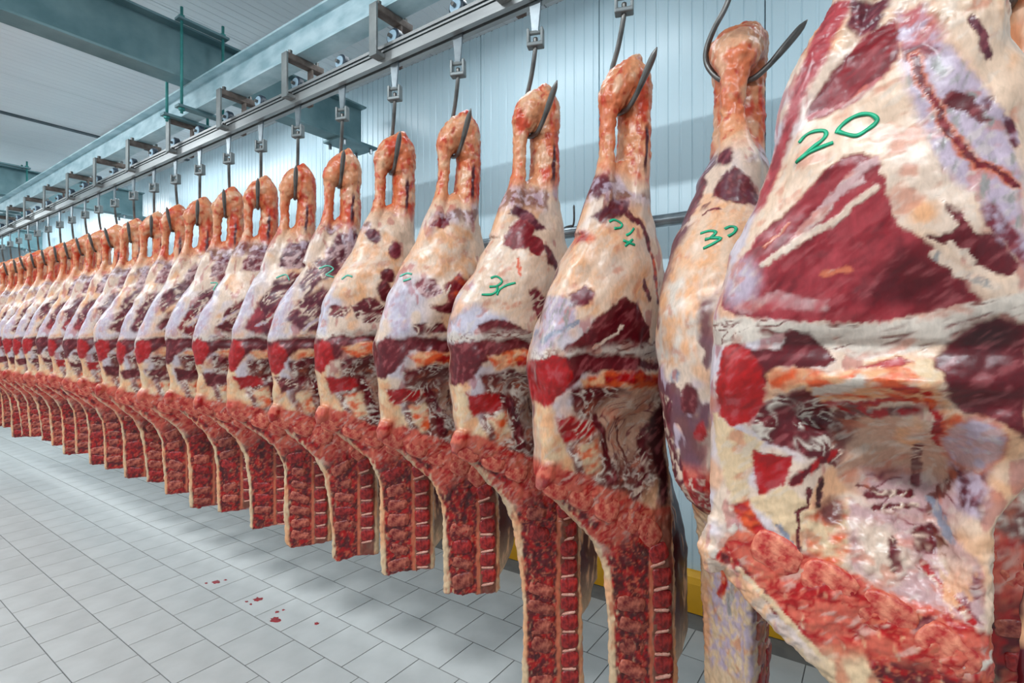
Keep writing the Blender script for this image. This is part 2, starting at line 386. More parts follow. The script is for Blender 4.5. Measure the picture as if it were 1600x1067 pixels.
  ('cap', [(0.044, 0.631), (0.082, 0.768)], 'red2', 0.01, 'orange'),
  ('poly', [(-0.395, 0.798), (-0.343, 0.752), (-0.256, 0.777), (-0.269, 0.841), (-0.338, 0.913), (-0.395, 0.913)], 'lilac', 0.012, 'grey'),
  ('poly', [(-0.281, 0.759), (-0.23, 0.73), (-0.205, 0.757), (-0.218, 0.79), (-0.264, 0.791)], 'red2', 0.006, None),
  ('poly', [(-0.186, 0.816), (-0.09, 0.761), (-0.028, 0.786), (0.029, 0.848), (0.035, 0.922), (-0.111, 0.928), (-0.269, 0.927), (-0.313, 0.913), (-0.238, 0.861)], 'dark', 0.004, None),
  ('cap', [(-0.205, 0.905), (-0.152, 0.887), (-0.106, 0.852)], 'pale', 0.006, None),
  ('cap', [(-0.362, 0.886), (-0.256, 0.832)], 'bluegrey', 0.008, None),
 ],
 'c30': [
  ('poly', [(-0.414, 0.9), (-0.314, 0.825), (-0.327, 0.931), (-0.402, 0.994)], 'purple', 0.012, 'lilac'),
  ('poly', [(-0.168, 0.523), (-0.112, 0.506), (-0.012, 0.634), (0.054, 0.63), (0.054, 0.723), (-0.012, 0.795), (-0.154, 0.865), (-0.262, 0.867), (-0.314, 0.803), (-0.249, 0.649)], 'cream', 0.012, 'pale'),
  ('poly', [(-0.154, 0.488), (-0.121, 0.458), (-0.064, 0.491), (-0.012, 0.538), (-0.055, 0.546), (-0.121, 0.512)], 'purple', 0.006, None),
  ('poly', [(-0.19, 0.602), (-0.154, 0.532), (-0.112, 0.513), (-0.064, 0.536), (-0.081, 0.605), (-0.14, 0.625)], 'red', 0.005, None),
  ('ell', [(-0.058, 0.603), (-0.026, 0.601), (-0.058, 0.565)], 'red', 0.004, None),
  ('poly', [(-0.035, 0.602), (0.003, 0.599), (0.042, 0.654), (0.054, 0.7), (-0.012, 0.662)], 'dark', 0.006, None),
  ('cap', [(-0.138, 0.66), (-0.135, 0.709)], 'orange', 0.004, None),
  ('poly', [(-0.098, 0.763), (-0.064, 0.755), (-0.012, 0.817), (0.018, 0.886), (-0.041, 0.886), (-0.081, 0.819)], 'red2', 0.004, 'pale'),
  ('poly', [(-0.327, 0.825), (-0.262, 0.819), (-0.182, 0.865), (-0.301, 0.953), (-0.39, 0.952), (-0.385, 0.9)], 'bluewhite', 0.014, None),
  ('poly', [(-0.294, 0.878), (-0.241, 0.86), (-0.154, 0.876), (-0.084, 0.898), (-0.055, 0.966), (-0.182, 0.954), (-0.262, 0.931)], 'dark', 0.005, 'blood'),
 ],
 'c29': [
  ('poly', [(-0.14, 0.496), (-0.081, 0.466), (0.025, 0.495), (0.071, 0.647), (-0.021, 0.703), (-0.197, 0.686), (-0.225, 0.614)], 'cream', 0.014, 'orange3'),
  ('poly', [(-0.163, 0.491), (-0.111, 0.448), (-0.066, 0.452), (-0.063, 0.482), (-0.096, 0.497)], 'red', 0.004, None),
  ('poly', [(-0.236, 0.732), (-0.197, 0.703), (-0.14, 0.708), (-0.116, 0.752), (-0.168, 0.779), (-0.211, 0.773)], 'red2', 0.006, 'pinkgrey'),
  ('poly', [(-0.111, 0.732), (-0.036, 0.665), (-0.006, 0.702), (0.015, 0.778), (-0.081, 0.806)], 'red', 0.005, 'orange'),
  ('poly', [(-0.174, 0.809), (-0.081, 0.781), (0.009, 0.766), (-0.006, 0.83), (-0.111, 0.832)], 'dark', 0.005, None),
  ('cap', [(-0.081, 0.736), (-0.111, 0.769), (-0.168, 0.789)], 'pale', 0.005, None),
  ('poly', [(-0.253, 0.884), (-0.111, 0.87), (-0.081, 0.907), (-0.225, 0.92)], 'dark', 0.006, 'pale'),
  ('poly', [(-0.329, 0.788), (-0.253, 0.713), (-0.253, 0.908), (-0.329, 0.932)], 'bluewhite', 0.015, 'lilac'),
 ],
 'c28': [
  ('poly', [(-0.145, 0.473), (-0.055, 0.437), (0.021, 0.576), (-0.01, 0.751), (-0.188, 0.784), (-0.302, 0.76), (-0.231, 0.591)], 'cream', 0.014, 'orange3'),
  ('ell', [(-0.115, 0.491), (-0.08, 0.488), (-0.115, 0.459)], 'purple', 0.006, None),
  ('ell', [(-0.019, 0.555), (0.009, 0.553), (-0.019, 0.515)], 'red2', 0.005, None),
  ('ell', [(-0.061, 0.667), (-0.028, 0.665), (-0.061, 0.632)], 'dark', 0.005, None),
  ('ell', [(-0.076, 0.741), (-0.046, 0.74), (-0.076, 0.696)], 'dark', 0.005, None),
  ('ell', [(-0.279, 0.828), (-0.231, 0.827), (-0.279, 0.798)], 'dark', 0.006, 'pale'),
  ('poly', [(-0.231, 0.8), (-0.145, 0.769), (-0.07, 0.81), (-0.085, 0.881), (-0.188, 0.882)], 'dark', 0.006, 'pale'),
  ('poly', [(-0.384, 0.871), (-0.302, 0.733), (-0.329, 0.925), (-0.378, 0.952)], 'bluewhite', 0.012, None),
 ],
 'c33': [
  ('poly', [(-0.074, 0.578), (0.008, 0.57), (0.07, 0.611), (0.062, 0.778), (-0.041, 0.826), (-0.159, 0.84), (-0.138, 0.696)], 'orange3', 0.015, 'cream'),
  ('poly', [(-0.168, 0.785), (-0.057, 0.772), (-0.065, 0.983), (-0.195, 1.004)], 'white', 0.015, 'orange3'),
  ('poly', [(-0.049, 0.545), (-0.024, 0.496), (0.008, 0.47), (0.042, 0.506), (0.062, 0.568), (0.054, 0.592), (0.008, 0.58)], 'dark', 0.005, 'purple'),
  ('ell', [(-0.024, 0.441), (-0.003, 0.444), (-0.024, 0.413)], 'purple', 0.008, None),
  ('poly', [(-0.121, 0.518), (-0.074, 0.463), (-0.065, 0.508), (-0.09, 0.576), (-0.138, 0.642), (-0.145, 0.596)], 'purple', 0.006, None),
  ('cap', [(-0.06, 0.597), (-0.021, 0.594)], 'red2', 0.004, None),
  ('ell', [(-0.118, 1.023), (-0.101, 1.023), (-0.118, 1.006)], 'bluegrey', 0.006, None),
  ('poly', [(-0.184, 1.058), (-0.133, 1.083), (-0.142, 1.147), (-0.116, 1.234), (-0.074, 1.336), (-0.057, 1.404), (-0.09, 1.409), (-0.142, 1.309), (-0.195, 1.206)], 'purple', 0.006, 'pale'),
  ('cap', [(-0.116, 1.216), (-0.099, 1.286), (-0.074, 1.354)], 'pale', 0.009, 'purple'),
  ('ell', [(-0.08, 1.075), (-0.057, 1.074), (-0.08, 1.04)], 'dark', 0.004, None),
  ('ell', [(-0.054, 1.149), (-0.037, 1.148), (-0.054, 1.123)], 'bright', 0.004, None),
  ('poly', [(-0.082, 1.266), (-0.049, 1.254), (-0.016, 1.328), (-0.041, 1.366), (-0.074, 1.318)], 'bright', 0.005, 'pale'),
  ('cap', [(-0.065, 1.352), (-0.024, 1.451)], 'dark', 0.012, None),
  ('poly', [(-0.09, 1.48), (0.085, 1.448), (0.129, 1.868), (-0.082, 1.938)], 'cream2', 0.01, 'lilac'),
  ('cap', [(-0.032, 1.574), (-0.041, 1.698)], 'orange', 0.012, 'bright'),
  ('cap', [(-0.008, 1.534), (-0.011, 1.742)], 'grey', 0.008, None),
  ('poly', [(0.062, 1.655), (0.136, 1.685), (0.136, 1.866), (0.07, 1.888)], 'dark', 0.01, 'blood'),
 ],
}
INK = {
 'c20': [[(-0.206, 0.528), (-0.195, 0.517), (-0.181, 0.513), (-0.162, 0.518), (-0.159, 0.529), (-0.167, 0.539), (-0.181, 0.548), (-0.211, 0.57)], [(-0.209, 0.568), (-0.193, 0.56), (-0.176, 0.554), (-0.147, 0.548)], [(-0.141, 0.53), (-0.137, 0.52), (-0.127, 0.51), (-0.115, 0.503), (-0.101, 0.5), (-0.086, 0.504), (-0.077, 0.515), (-0.08, 0.523), (-0.091, 0.532), (-0.109, 0.542), (-0.125, 0.536), (-0.139, 0.527)]],
 'c31': [[(-0.128, 0.539), (-0.109, 0.532), (-0.084, 0.543), (-0.09, 0.555), (-0.114, 0.559)], [(-0.073, 0.578), (-0.056, 0.571), (-0.037, 0.554)], [(-0.09, 0.595), (-0.045, 0.607)], [(-0.051, 0.59), (-0.084, 0.612)]],
 'c30': [[(-0.238, 0.723), (-0.217, 0.717), (-0.201, 0.734), (-0.22, 0.75), (-0.246, 0.753)], [(-0.217, 0.752), (-0.222, 0.768), (-0.241, 0.779), (-0.275, 0.78)], [(-0.22, 0.781), (-0.209, 0.761), (-0.182, 0.746), (-0.154, 0.739)]],
 'c33': [[(-0.067, 0.659), (-0.044, 0.656), (-0.028, 0.663), (-0.041, 0.676), (-0.054, 0.678)], [(-0.041, 0.676), (-0.015, 0.681), (-0.034, 0.693), (-0.057, 0.702)], [(-0.008, 0.656), (0.005, 0.65), (0.017, 0.655), (0.014, 0.668), (0.001, 0.677)]],
 'c29': [[(-0.28, 0.69), (-0.258, 0.679), (-0.239, 0.683)], [(-0.272, 0.709), (-0.244, 0.7)]],
 'c28': [[(-0.26, 0.692), (-0.237, 0.675), (-0.217, 0.682)]],
}
SPEC = {'c20': (0.061, 1.131, 4, 1.0, 1.0, 2.2), 'c33': (-0.335, 1.634, 97, 1.0, 1.0, 2.15), 'c31': (-0.69, 1.634, 61, 0.9, 1.05, 2.1), 'c30': (-1.04, 1.634, 62, 0.9, 1.0, 2.28), 'c29': (-1.42, 1.634, 62, 0.9, 1.0, 1.97), 'c28': (-1.8, 1.634, 60, 0.92, 0.98, 2.02)}

ZH = 2.575   # height of the hock tops
S20, Z20 = .87, 2.455   # the nearest carcass is a smaller one, hanging lower on the branch track

# ------------------------------------------------------------------ the room
floor_bm = bmesh.new()
box(floor_bm, XL, XR, YF, WALL + .12, -.1, -.004)
floor = link('floor', mesh_of(floor_bm, 'floor', M['grout']))
tag(floor, 'grey tiled floor of the cold store in running bond', kind='structure')
TS, TG = .2715, .005
tile_bm = bmesh.new()
hs = (TS - TG) / 2
box(tile_bm, -hs, hs, -hs, hs, -.004, 0, .0012)
tile_me = mesh_of(tile_bm, 'tile', M['tile'])
SA, CA = math.sin(YAW), math.cos(YAW)
def project(x, y, z):
    d = -x * SA + y * CA
    if d < .15: return None
    return 800 + 812 * (x * CA + y * SA) / d, 527 - 812 * (z - EYE) / d, d
tiles = []
for r in range(int((YF - 1.096) / TS) , int((WALL - 1.096) / TS) + 1):
    yc = 1.096 + (r + .5) * TS
    if yc + hs > WALL - .02 or yc - hs < YF: continue
    off = 0 if r % 2 == 0 else TS / 2
    for k in range(-52, 26):
        xc = -3.28 + off + (k + .5) * TS
        if xc - hs < XL or xc + hs > XR: continue
        p = project(xc, yc, 0)
        inview = p is not None and -30 < p[0] < 1630 and p[1] < 1095
        tiles.append((p[2] if inview else 1e9, xc, yc))
tiles.sort()
rest = bmesh.new()
for i, (d, xc, yc) in enumerate(tiles):
    if i < 290 and d < 1e8:
        link('tile', tile_me, floor, (xc, yc, 0))
    else:
        v = [rest.verts.new((xc + a * hs, yc + b_ * hs, 0)) for a, b_ in ((-1, -1), (1, -1), (1, 1), (-1, 1))]
        w = [rest.verts.new((xc + a * hs, yc + b_ * hs, -.004)) for a, b_ in ((-1, -1), (1, -1), (1, 1), (-1, 1))]
        rest.faces.new(v)
        for q in range(4):
            rest.faces.new((v[q], w[q], w[(q + 1) % 4], v[(q + 1) % 4]))
rt = link('far_tiles', mesh_of(rest, 'far_tiles', M['tile2']), floor)
rt['kind'] = 'stuff'

# panelled wall: ribbed sandwich panels, each one a piece
bm = bmesh.new()
box(bm, XL, XR, WALL + .02, WALL + .12, 0, CEIL + .1)
wall_back = link('wall_back', mesh_of(bm, 'wall_back', M['joint']))
tag(wall_back, 'pale blue-white ribbed panel wall behind the hanging carcasses', kind='structure')
def ribbed(width, length, pitch, gw, depth, th):
    """panel in the xz plane, face at y=0 towards -y, shallow vertical grooves"""
    prof = [(0.003, 0.004), (0.006, 0)]
    n = int(round(width / pitch))
    for i in range(n):
        x = (i + .5) * width / n
        g = gw * (1.0 if i % 2 else .55)
        prof += [(x - g, 0), (x - g * .5, depth), (x + g * .5, depth), (x + g, 0)]
    prof += [(width - .006, 0), (width - .003, .004)]
    bm = bmesh.new()
    lo = [bm.verts.new((x, y, 0)) for x, y in prof]
    hi = [bm.verts.new((x, y, length)) for x, y in prof]
    lb = [bm.verts.new((prof[0][0], th, 0)), bm.verts.new((prof[-1][0], th, 0))]
    hb = [bm.verts.new((prof[0][0], th, length)), bm.verts.new((prof[-1][0], th, length))]
    for i in range(len(prof) - 1):
        bm.faces.new((lo[i], lo[i + 1], hi[i + 1], hi[i]))
    bm.faces.new((lo[-1], lb[1], hb[1], hi[-1]))
    bm.faces.new((lb[0], lo[0], hi[0], hb[0]))
    bm.faces.new((lb[1], lb[0], hb[0], hb[1]))
    return bm
PW = 1.03
pm = mesh_of(ribbed(PW, CEIL, .0735, .010, .0045, .02), 'panel', M['panel'])
k = 0
x = XL
while x + PW <= XR + .01:
    link('panel', pm, wall_back, (x, WALL, 0))
    x += PW
# ceiling of long panels lying across the room
bm = bmesh.new()
box(bm, XL, XR, YF, WALL + .12, CEIL + .02, CEIL + .12)
ceil = link('ceiling', mesh_of(bm, 'ceiling', M['joint']))
tag(ceil, 'light grey panelled ceiling with a dark cross joint', kind='structure')
CW = 1.13
cm = mesh_of(ribbed(CW, WALL - YF, .08, .008, .002, .02), 'ceiling_panel', M['ceiling'])
x = -7.62 - 8 * CW
while x + CW <= XR + .3:
    # panel face turned down, long side along y
    o = link('panel', cm, ceil, (x, WALL, CEIL), (PI / 2, 0, 0))
    x += CW
bm = bmesh.new()
box(bm, -7.62 - .035, -7.62 + .035, YF, WALL, CEIL - .012, CEIL + .004)
link('joint_strip', mesh_of(bm, 'joint_strip', M['joint']), ceil)
for nm, (x0, x1, y0, y1) in (('wall_left', (XL - .1, XL, YF, WALL)), ('wall_right', (XR, XR + .1, YF, WALL)), ('wall_front', (XL, XR, YF - .1, YF))):
    bm = bmesh.new()
    box(bm, x0, x1, y0, y1, 0, CEIL + .1)
    tag(link(nm, mesh_of(bm, nm, M['plainwall'])), 'plain white cold store wall', kind='structure')
# yellow kerb along the foot of the panelled wall
bm = bmesh.new()
prof = [(WALL, 0), (WALL - .075, 0), (WALL - .07, .17), (WALL - .055, .205), (WALL - .02, .228), (WALL, .23)]
a_ = [bm.verts.new((XL, y, z)) for y, z in prof]
b_ = [bm.verts.new((XR, y, z)) for y, z in prof]
for i in range(len(prof)):
    j = (i + 1) % len(prof)
    bm.faces.new((a_[i], a_[j], b_[j], b_[i]))
bm.faces.new(a_)
bm.faces.new(list(reversed(b_)))
tag(link('baseboard_back', mesh_of(bm, 'baseboard_back', M['yellow'])), 'yellow kerb at the foot of the panelled wall', kind='structure')

# ------------------------------------------------------------------ lamps
def light_mesh():
    bm = bmesh.new()
    box(bm, -.82, .82, -.1, .1, -.012, .06, .01)
    return mesh_of(bm, 'housing', M['lampbody'])
def diff_mesh():
    bm = bmesh.new()
    box(bm, -.77, .77, -.085, .085, -.022, -.008, .006)
    return mesh_of(bm, 'diffuser', M['diffuser'])
lh, ldm = light_mesh(), diff_mesh()
ORD = ['first', 'second', 'third', 'fourth', 'fifth', 'sixth', 'seventh', 'eighth', 'ninth', 'tenth', 'eleventh', 'twelfth', 'thirteenth',
       'fourteenth', 'fifteenth', 'sixteenth', 'seventeenth', 'eighteenth', 'nineteenth', 'twentieth', 'twenty-first', 'twenty-second',
       'twenty-third', 'twenty-fourth', 'twenty-fifth', 'twenty-sixth', 'twenty-seventh', 'twenty-eighth']
for i, (lx, ly, lz, lp) in enumerate(LAMPS):
    r = empty('ceiling_light', (lx, ly, lz))
    row = 'over the aisle' if ly < 0 else 'between carcasses and wall'
    tag(r, 'white tube light on the ceiling %s, %s from the far end' % (row, ORD[i % 6]), 'light', 'ceiling tube lights')
    link('housing', lh, r)
    link('diffuser', ldm, r)

# ------------------------------------------------------------------ steelwork
def ibeam(bm, length, hgt, wid, tf, tw):
    """along x from 0 to length, bottom at z=0"""
    box(bm, 0, length, -wid / 2, wid / 2, 0, tf)
    box(bm, 0, length, -tw / 2, tw / 2, tf, hgt - tf)
    box(bm, 0, length, -wid / 2, wid / 2, hgt - tf, hgt)
BEAM_Y, BEAM_Z0, BEAM_H = 1.66, 3.155, .2
RAIL_Y = 1.634
def beam_parts(root, length, hgt, wid, tf, tw, mat):
    for nm, a in (('bottom_flange', (-wid / 2, wid / 2, 0, tf)), ('web', (-tw / 2, tw / 2, tf, hgt - tf)), ('top_flange', (-wid / 2, wid / 2, hgt - tf, hgt))):
        bm = bmesh.new()
        box(bm, 0, length, *a)
        link(nm, mesh_of(bm, nm, mat), root)
r = empty('rail_beam', (XL + .05, BEAM_Y, BEAM_Z0))
tag(r, 'long galvanised steel beam running above the carcass rail', 'steel beam')
beam_parts(r, XR - XL - .1, BEAM_H, .11, .012, .008, M['galv'])
CROSS_Z = BEAM_Z0 + BEAM_H
CROSS_X = (-13.4, -8.6, -3.805)
for i, cx in enumerate(CROSS_X):
    r = empty('cross_beam', (cx, YF + .02, CROSS_Z), PI / 2)
    tag(r, 'deep grey steel cross beam under the ceiling, ' + ['farthest from the camera', 'middle one, by the dark ceiling joint', 'nearest, at upper left'][i], 'steel beam', 'cross beams under the ceiling')
    beam_parts(r, 3.05 - YF - .02, .35, .155, .014, .009, M['galv2'])
    # end plate below the free end
    bm = bmesh.new()
    box(bm, 3.05 - YF - .32, 3.05 - YF + .06, -.13, .13, -.02, 0)
    link('end_plate', mesh_of(bm, 'end_plate', M['galv2']), r)
    for by in (-.1, .1):
        for bx_ in (3.05 - YF - .27, 3.05 - YF + .01):
            bm = bmesh.new()
            disc(bm, (bx_, by, -.03), .014, .07, 'Z', 6)
            link('bolt', mesh_of(bm, 'bolt', M['steel']), r)
    # clamp that hangs the rail beam: two plates and four threaded rods
    c = empty('beam_clamp', (cx, BEAM_Y, BEAM_Z0))
    tag(c, 'clamp of four green threaded rods and plates at the beam crossing, ' + ['farthest', 'middle', 'nearest'][i], 'beam clamp', 'beam clamps')
    for sx in (-1, 1):
        bm = bmesh.new()
        box(bm, sx * .11 - .03, sx * .11 + .03, -.16, .16, .2 + .35 + .001, .2 + .35 + .016)
        link('top_plate', mesh_of(bm, 'top_plate', M['galv2']), c)
        bm = bmesh.new()
        box(bm, sx * .11 - .03, sx * .11 + .03, -.16, .16, -.017, -.001)
        link('bottom_plate', mesh_of(bm, 'bottom_plate', M['galv2']), c)
        for sy in (-1, 1):
            bm = bmesh.new()
            tube(bm, [(sx * .11, sy * .13, -.05), (sx * .11, sy * .13, .64)], .0095, 8)
            ro = link('rod', mesh_of(bm, 'rod', M['teal'], True), c)
            for z in (-.024, .576):
                bm = bmesh.new()
                disc(bm, (sx * .11, sy * .13, z), .02, .015, 'Z', 6)
                link('nut', mesh_of(bm, 'nut', M['teal']), ro)

# carcass rail, and a short branch track at the near end
def rail_center(x):
    return RAIL_Y
xs = [XL + .1, 1.4]
def rail_strip(y0, y1, z0, z1):
    bm = bmesh.new()
    rings = []
    for i, x in enumerate(xs):
        xa, xb = xs[max(i - 1, 0)], xs[min(i + 1, len(xs) - 1)]
        d = Vector((xb - xa, rail_center(xb) - rail_center(xa), 0)).normalized()
        nrm = Vector((-d.y, d.x, 0))
        c = Vector((x, rail_center(x), 0))
        rings.append([bm.verts.new(c + nrm * (y - RAIL_Y) + Vector((0, 0, z))) for y, z in ((y0, z0), (y1, z0), (y1, z1), (y0, z1))])
    for a, b in zip(rings, rings[1:]):
        for k in range(4):
            bm.faces.new((a[k], a[(k + 1) % 4], b[(k + 1) % 4], b[k]))
    bm.faces.new(rings[0]); bm.faces.new(list(reversed(rings[-1])))
    return bm
rail = empty('carcass_rail', (0, 0, 0))
tag(rail, 'grey metal twin track rail that the hook trolleys run on', 'rail')
for nm, a, mt in (('front_track', (1.600, 1.626, 2.900, 2.942), 'alu'), ('rear_track', (1.643, 1.668, 2.900, 2.942), 'alu'),
                  ('front_groove', (1.608, 1.622, 2.942, 2.970), 'alu_dark'), ('rear_groove', (1.646, 1.660, 2.942, 2.970), 'alu_dark'),
                  ('front_cap', (1.602, 1.626, 2.970, 2.984), 'alu'), ('rear_cap', (1.643, 1.667, 2.970, 2.984), 'alu'),
                  ('front_bead', (1.602, 1.612, 2.952, 2.960), 'alu')):
    link(nm, mesh_of(rail_strip(*a), nm, M[mt]), rail)
branch = empty('branch_rail', (0, 0, 0))
tag(branch, 'short branch track above the nearest carcass, above the picture', 'rail')
for nm, dy in (('front_track', -.021), ('rear_track', .021)):
    bm = bmesh.new(); box(bm, -.25, 1.3, SPEC['c20'][1] + dy - .0125, SPEC['c20'][1] + dy + .0125, 2.90 + Z20 - ZH, 2.984 + Z20 - ZH, .002)
    link(nm, mesh_of(bm, nm, M['alu']), branch)
for x_ in (-.1, 1.1):
    bm = bmesh.new(); box(bm, x_ - .02, x_ + .02, SPEC['c20'][1] - .05, SPEC['c20'][1] - .036, 2.90 + Z20 - ZH, CEIL, .002)
    box(bm, x_ - .02, x_ + .02, SPEC['c20'][1] - .05, SPEC['c20'][1] + .034, 2.885 + Z20 - ZH, 2.90 + Z20 - ZH, .002)
    link('hanger', mesh_of(bm, 'hanger', M['bracket']), branch)

# C-shaped rail brackets
def bracket_meshes():
    out = []
    bm = bmesh.new(); box(bm, -.024, .024, 1.548, 1.560, 2.915, 3.152, .002)
    out.append(('front_plate', mesh_of(bm, 'front_plate', M['bracket'])))
    bm = bmesh.new(); box(bm, -.024, .024, 1.560, 1.775, 3.118, 3.152, .003)
    out.append(('top_arm', mesh_of(bm, 'top_arm', M['rust'])))
    bm = bmesh.new(); box(bm, -.024, .024, 1.560, 1.600, 2.917, 2.936, .002)
    out.append(('foot', mesh_of(bm, 'foot', M['bracket'])))
    bm = bmesh.new(); box(bm, -.02, .02, 1.668, 1.70, 2.917, 2.936, .002); box(bm, -.02, .02, 1.70, 1.712, 2.917, 3.12, .002)
    out.append(('rear_plate', mesh_of(bm, 'rear_plate', M['rust'])))
    for y in (1.585, 1.745):
        bm = bmesh.new(); disc(bm, (0, y, 3.16), .012, .03, 'Z', 6)
        out.append(('bolt', mesh_of(bm, 'bolt', M['dark_steel'])))
    bm = bmesh.new(); disc(bm, (0, 1.585, 2.944), .011, .018, 'Z', 6)
    out.append(('bolt', mesh_of(bm, 'bolt', M['dark_steel'])))
    return out
bms = bracket_meshes()
BX = [-1.15 - .702 * k for k in range(17)]
for i, bx_ in enumerate(BX):
    r = empty('rail_bracket', (bx_, 0, 0))
    tag(r, 'grey C-shaped steel bracket holding the rail, %s counting from the camera' % ORD[i], 'bracket', 'rail brackets')
    for nm, me in bms:
        link(nm, me, r)

# ------------------------------------------------------------------ tube rail along the wall with spare hooks
PIPE_Y, PIPE_Z, PR = 2.94, 2.32, .036
r = empty('wall_tube_rail', (0, 0, 0))
tag(r, 'round steel tube rail along the panelled wall behind the carcasses', 'rail')
bm = bmesh.new(); tube(bm, [(-9.0, PIPE_Y, PIPE_Z), (1.5, PIPE_Y, PIPE_Z)], PR, 16)
link('tube', mesh_of(bm, 'tube', M['steel'], True), r)
for x in (-8.2, -5.4, -2.75, -.35, 1.2):
    bm = bmesh.new()
    box(bm, x - .02, x + .02, PIPE_Y + .02, WALL, PIPE_Z - .02, PIPE_Z + .02, .003)
    box(bm, x - .06, x + .06, WALL - .012, WALL, PIPE_Z - .09, PIPE_Z + .09, .003)
    link('wall_bracket', mesh_of(bm, 'wall_bracket', M['steel']), r)
bm = bmesh.new()
tube(bm, spline([(0, -.052, .17), (0, -.055, .09), (0, -.046, .042), (0, -.02, .042), (0, .02, .042), (0, .046, .03), (0, .05, -.03), (0, .04, -.12), (0, 0, -.165), (0, -.045, -.12)], 5),
     [.002] + [.0065] * 44 + [.002], 8)
hook_me = mesh_of(bm, 'spare_hook', M['dark_steel'], True)
for x, lb in ((-2.16, 'small dark spare hook on the wall tube, left of the carcass marked 30'), (-1.62, 'small dark spare hook on the wall tube, left of the carcass with green crosses')):
    o = link('spare_hook', hook_me, None, (x, PIPE_Y, PIPE_Z))
    o.rotation_euler = (0, 0, 1.2)
    tag(o, lb, 'hook', 'spare hooks on the wall tube')


_rng = np.random.RandomState(7)
_perm = np.concatenate([_rng.permutation(256)] * 3)
_grad = _rng.normal(size=(256, 3)); _grad /= np.linalg.norm(_grad, axis=1)[:, None]
def pnoise(P):
    Pi = np.floor(P).astype(np.int64); f = P - Pi
    Pi = Pi & 255
    w = f * f * f * (f * (f * 6 - 15) + 10)
    r = 0
    for dx in (0, 1):
        for dy in (0, 1):
            for dz in (0, 1):
                h = _perm[_perm[_perm[Pi[:, 0] + dx] + Pi[:, 1] + dy] + Pi[:, 2] + dz]
                g = _grad[h]
                d = g[:, 0] * (f[:, 0] - dx) + g[:, 1] * (f[:, 1] - dy) + g[:, 2] * (f[:, 2] - dz)
                r = r + d * (w[:, 0] if dx else 1 - w[:, 0]) * (w[:, 1] if dy else 1 - w[:, 1]) * (w[:, 2] if dz else 1 - w[:, 2])
    return r * 1.6
def fbm(P, oct=3):
    a, r = 1.0, 0
    for _ in range(oct):
        r = r + a * pnoise(P); P = P * 2.03 + 17.1; a *= .5
    return r
def sm(a, b, x):
    t = np.clip((x - a) / (b - a), 0, 1)
    return t * t * (3 - 2 * t)

PAL = {k: np.array(srgb(*v)) for k, v in dict(
    cream=(238, 203, 178), cream2=(232, 198, 162), pale=(234, 204, 184), white=(228, 210, 196), lilac=(198, 176, 190), grey=(158, 150, 146),
    bluewhite=(212, 202, 214), bluegrey=(150, 150, 164), pink=(186, 104, 106), pinkgrey=(206, 166, 164), pinkred=(176, 66, 72), red=(132, 22, 32), red2=(122, 34, 48),
    dark=(100, 13, 23), black=(58, 9, 15), bright=(176, 12, 22), purple=(98, 36, 50), brown=(120, 62, 56), tan=(190, 150, 120), beige=(212, 166, 142),
    orange=(224, 92, 54), orange2=(206, 112, 84), orange3=(240, 178, 136), salmon=(216, 104, 86)).items()}
# marbling: second colour, frequency along / across the grain, threshold, softness, veined or blotched, grain angle
MARB = dict(grey=('grey', 26, 60, .34, .3, 0, 70), lilac=('lilac', 25, 45, .05, .5, 0, 40), wet=('pinkred', 12, 34, .05, .9, 0, 40), streak=('brown', 7, 44, .76, .24, 1, 12), orange=('orange', 20, 34, .16, .5, 0, 10),
            bright=('bright', 40, 40, .0, .3, 0, 0), marble=('white', 20, 44, .66, .30, 1, -20), blood=('red2', 10, 22, .84, .22, 1, 25), sacrum=('bright', 24, 52, .55, .45, 1, 24), pale=('pale', 10, 40, .70, .3, 1, 35),
            dark=('dark', 40, 40, .05, .2, 0, 0), cream=('cream', 14, 20, .0, .8, 0, 40), orange3=('orange3', 20, 20, .05, .6, 0, 0), purple=('purple', 30, 40, .1, .3, 0, 30), pinkgrey=('pinkgrey', 24, 44, .0, .3, 0, 30))
REDS = ('red', 'red2', 'dark', 'bright', 'black', 'pinkred', 'purple')
def veins(q):
    w = np.stack([pnoise(q * .5 + 5), pnoise(q * .5 + 25), pnoise(q * .5 + 55)], 1)
    q = q + w * .8
    return 1 - np.abs(pnoise(q) + .45 * pnoise(q * 2.1 + 8)) * 2.1

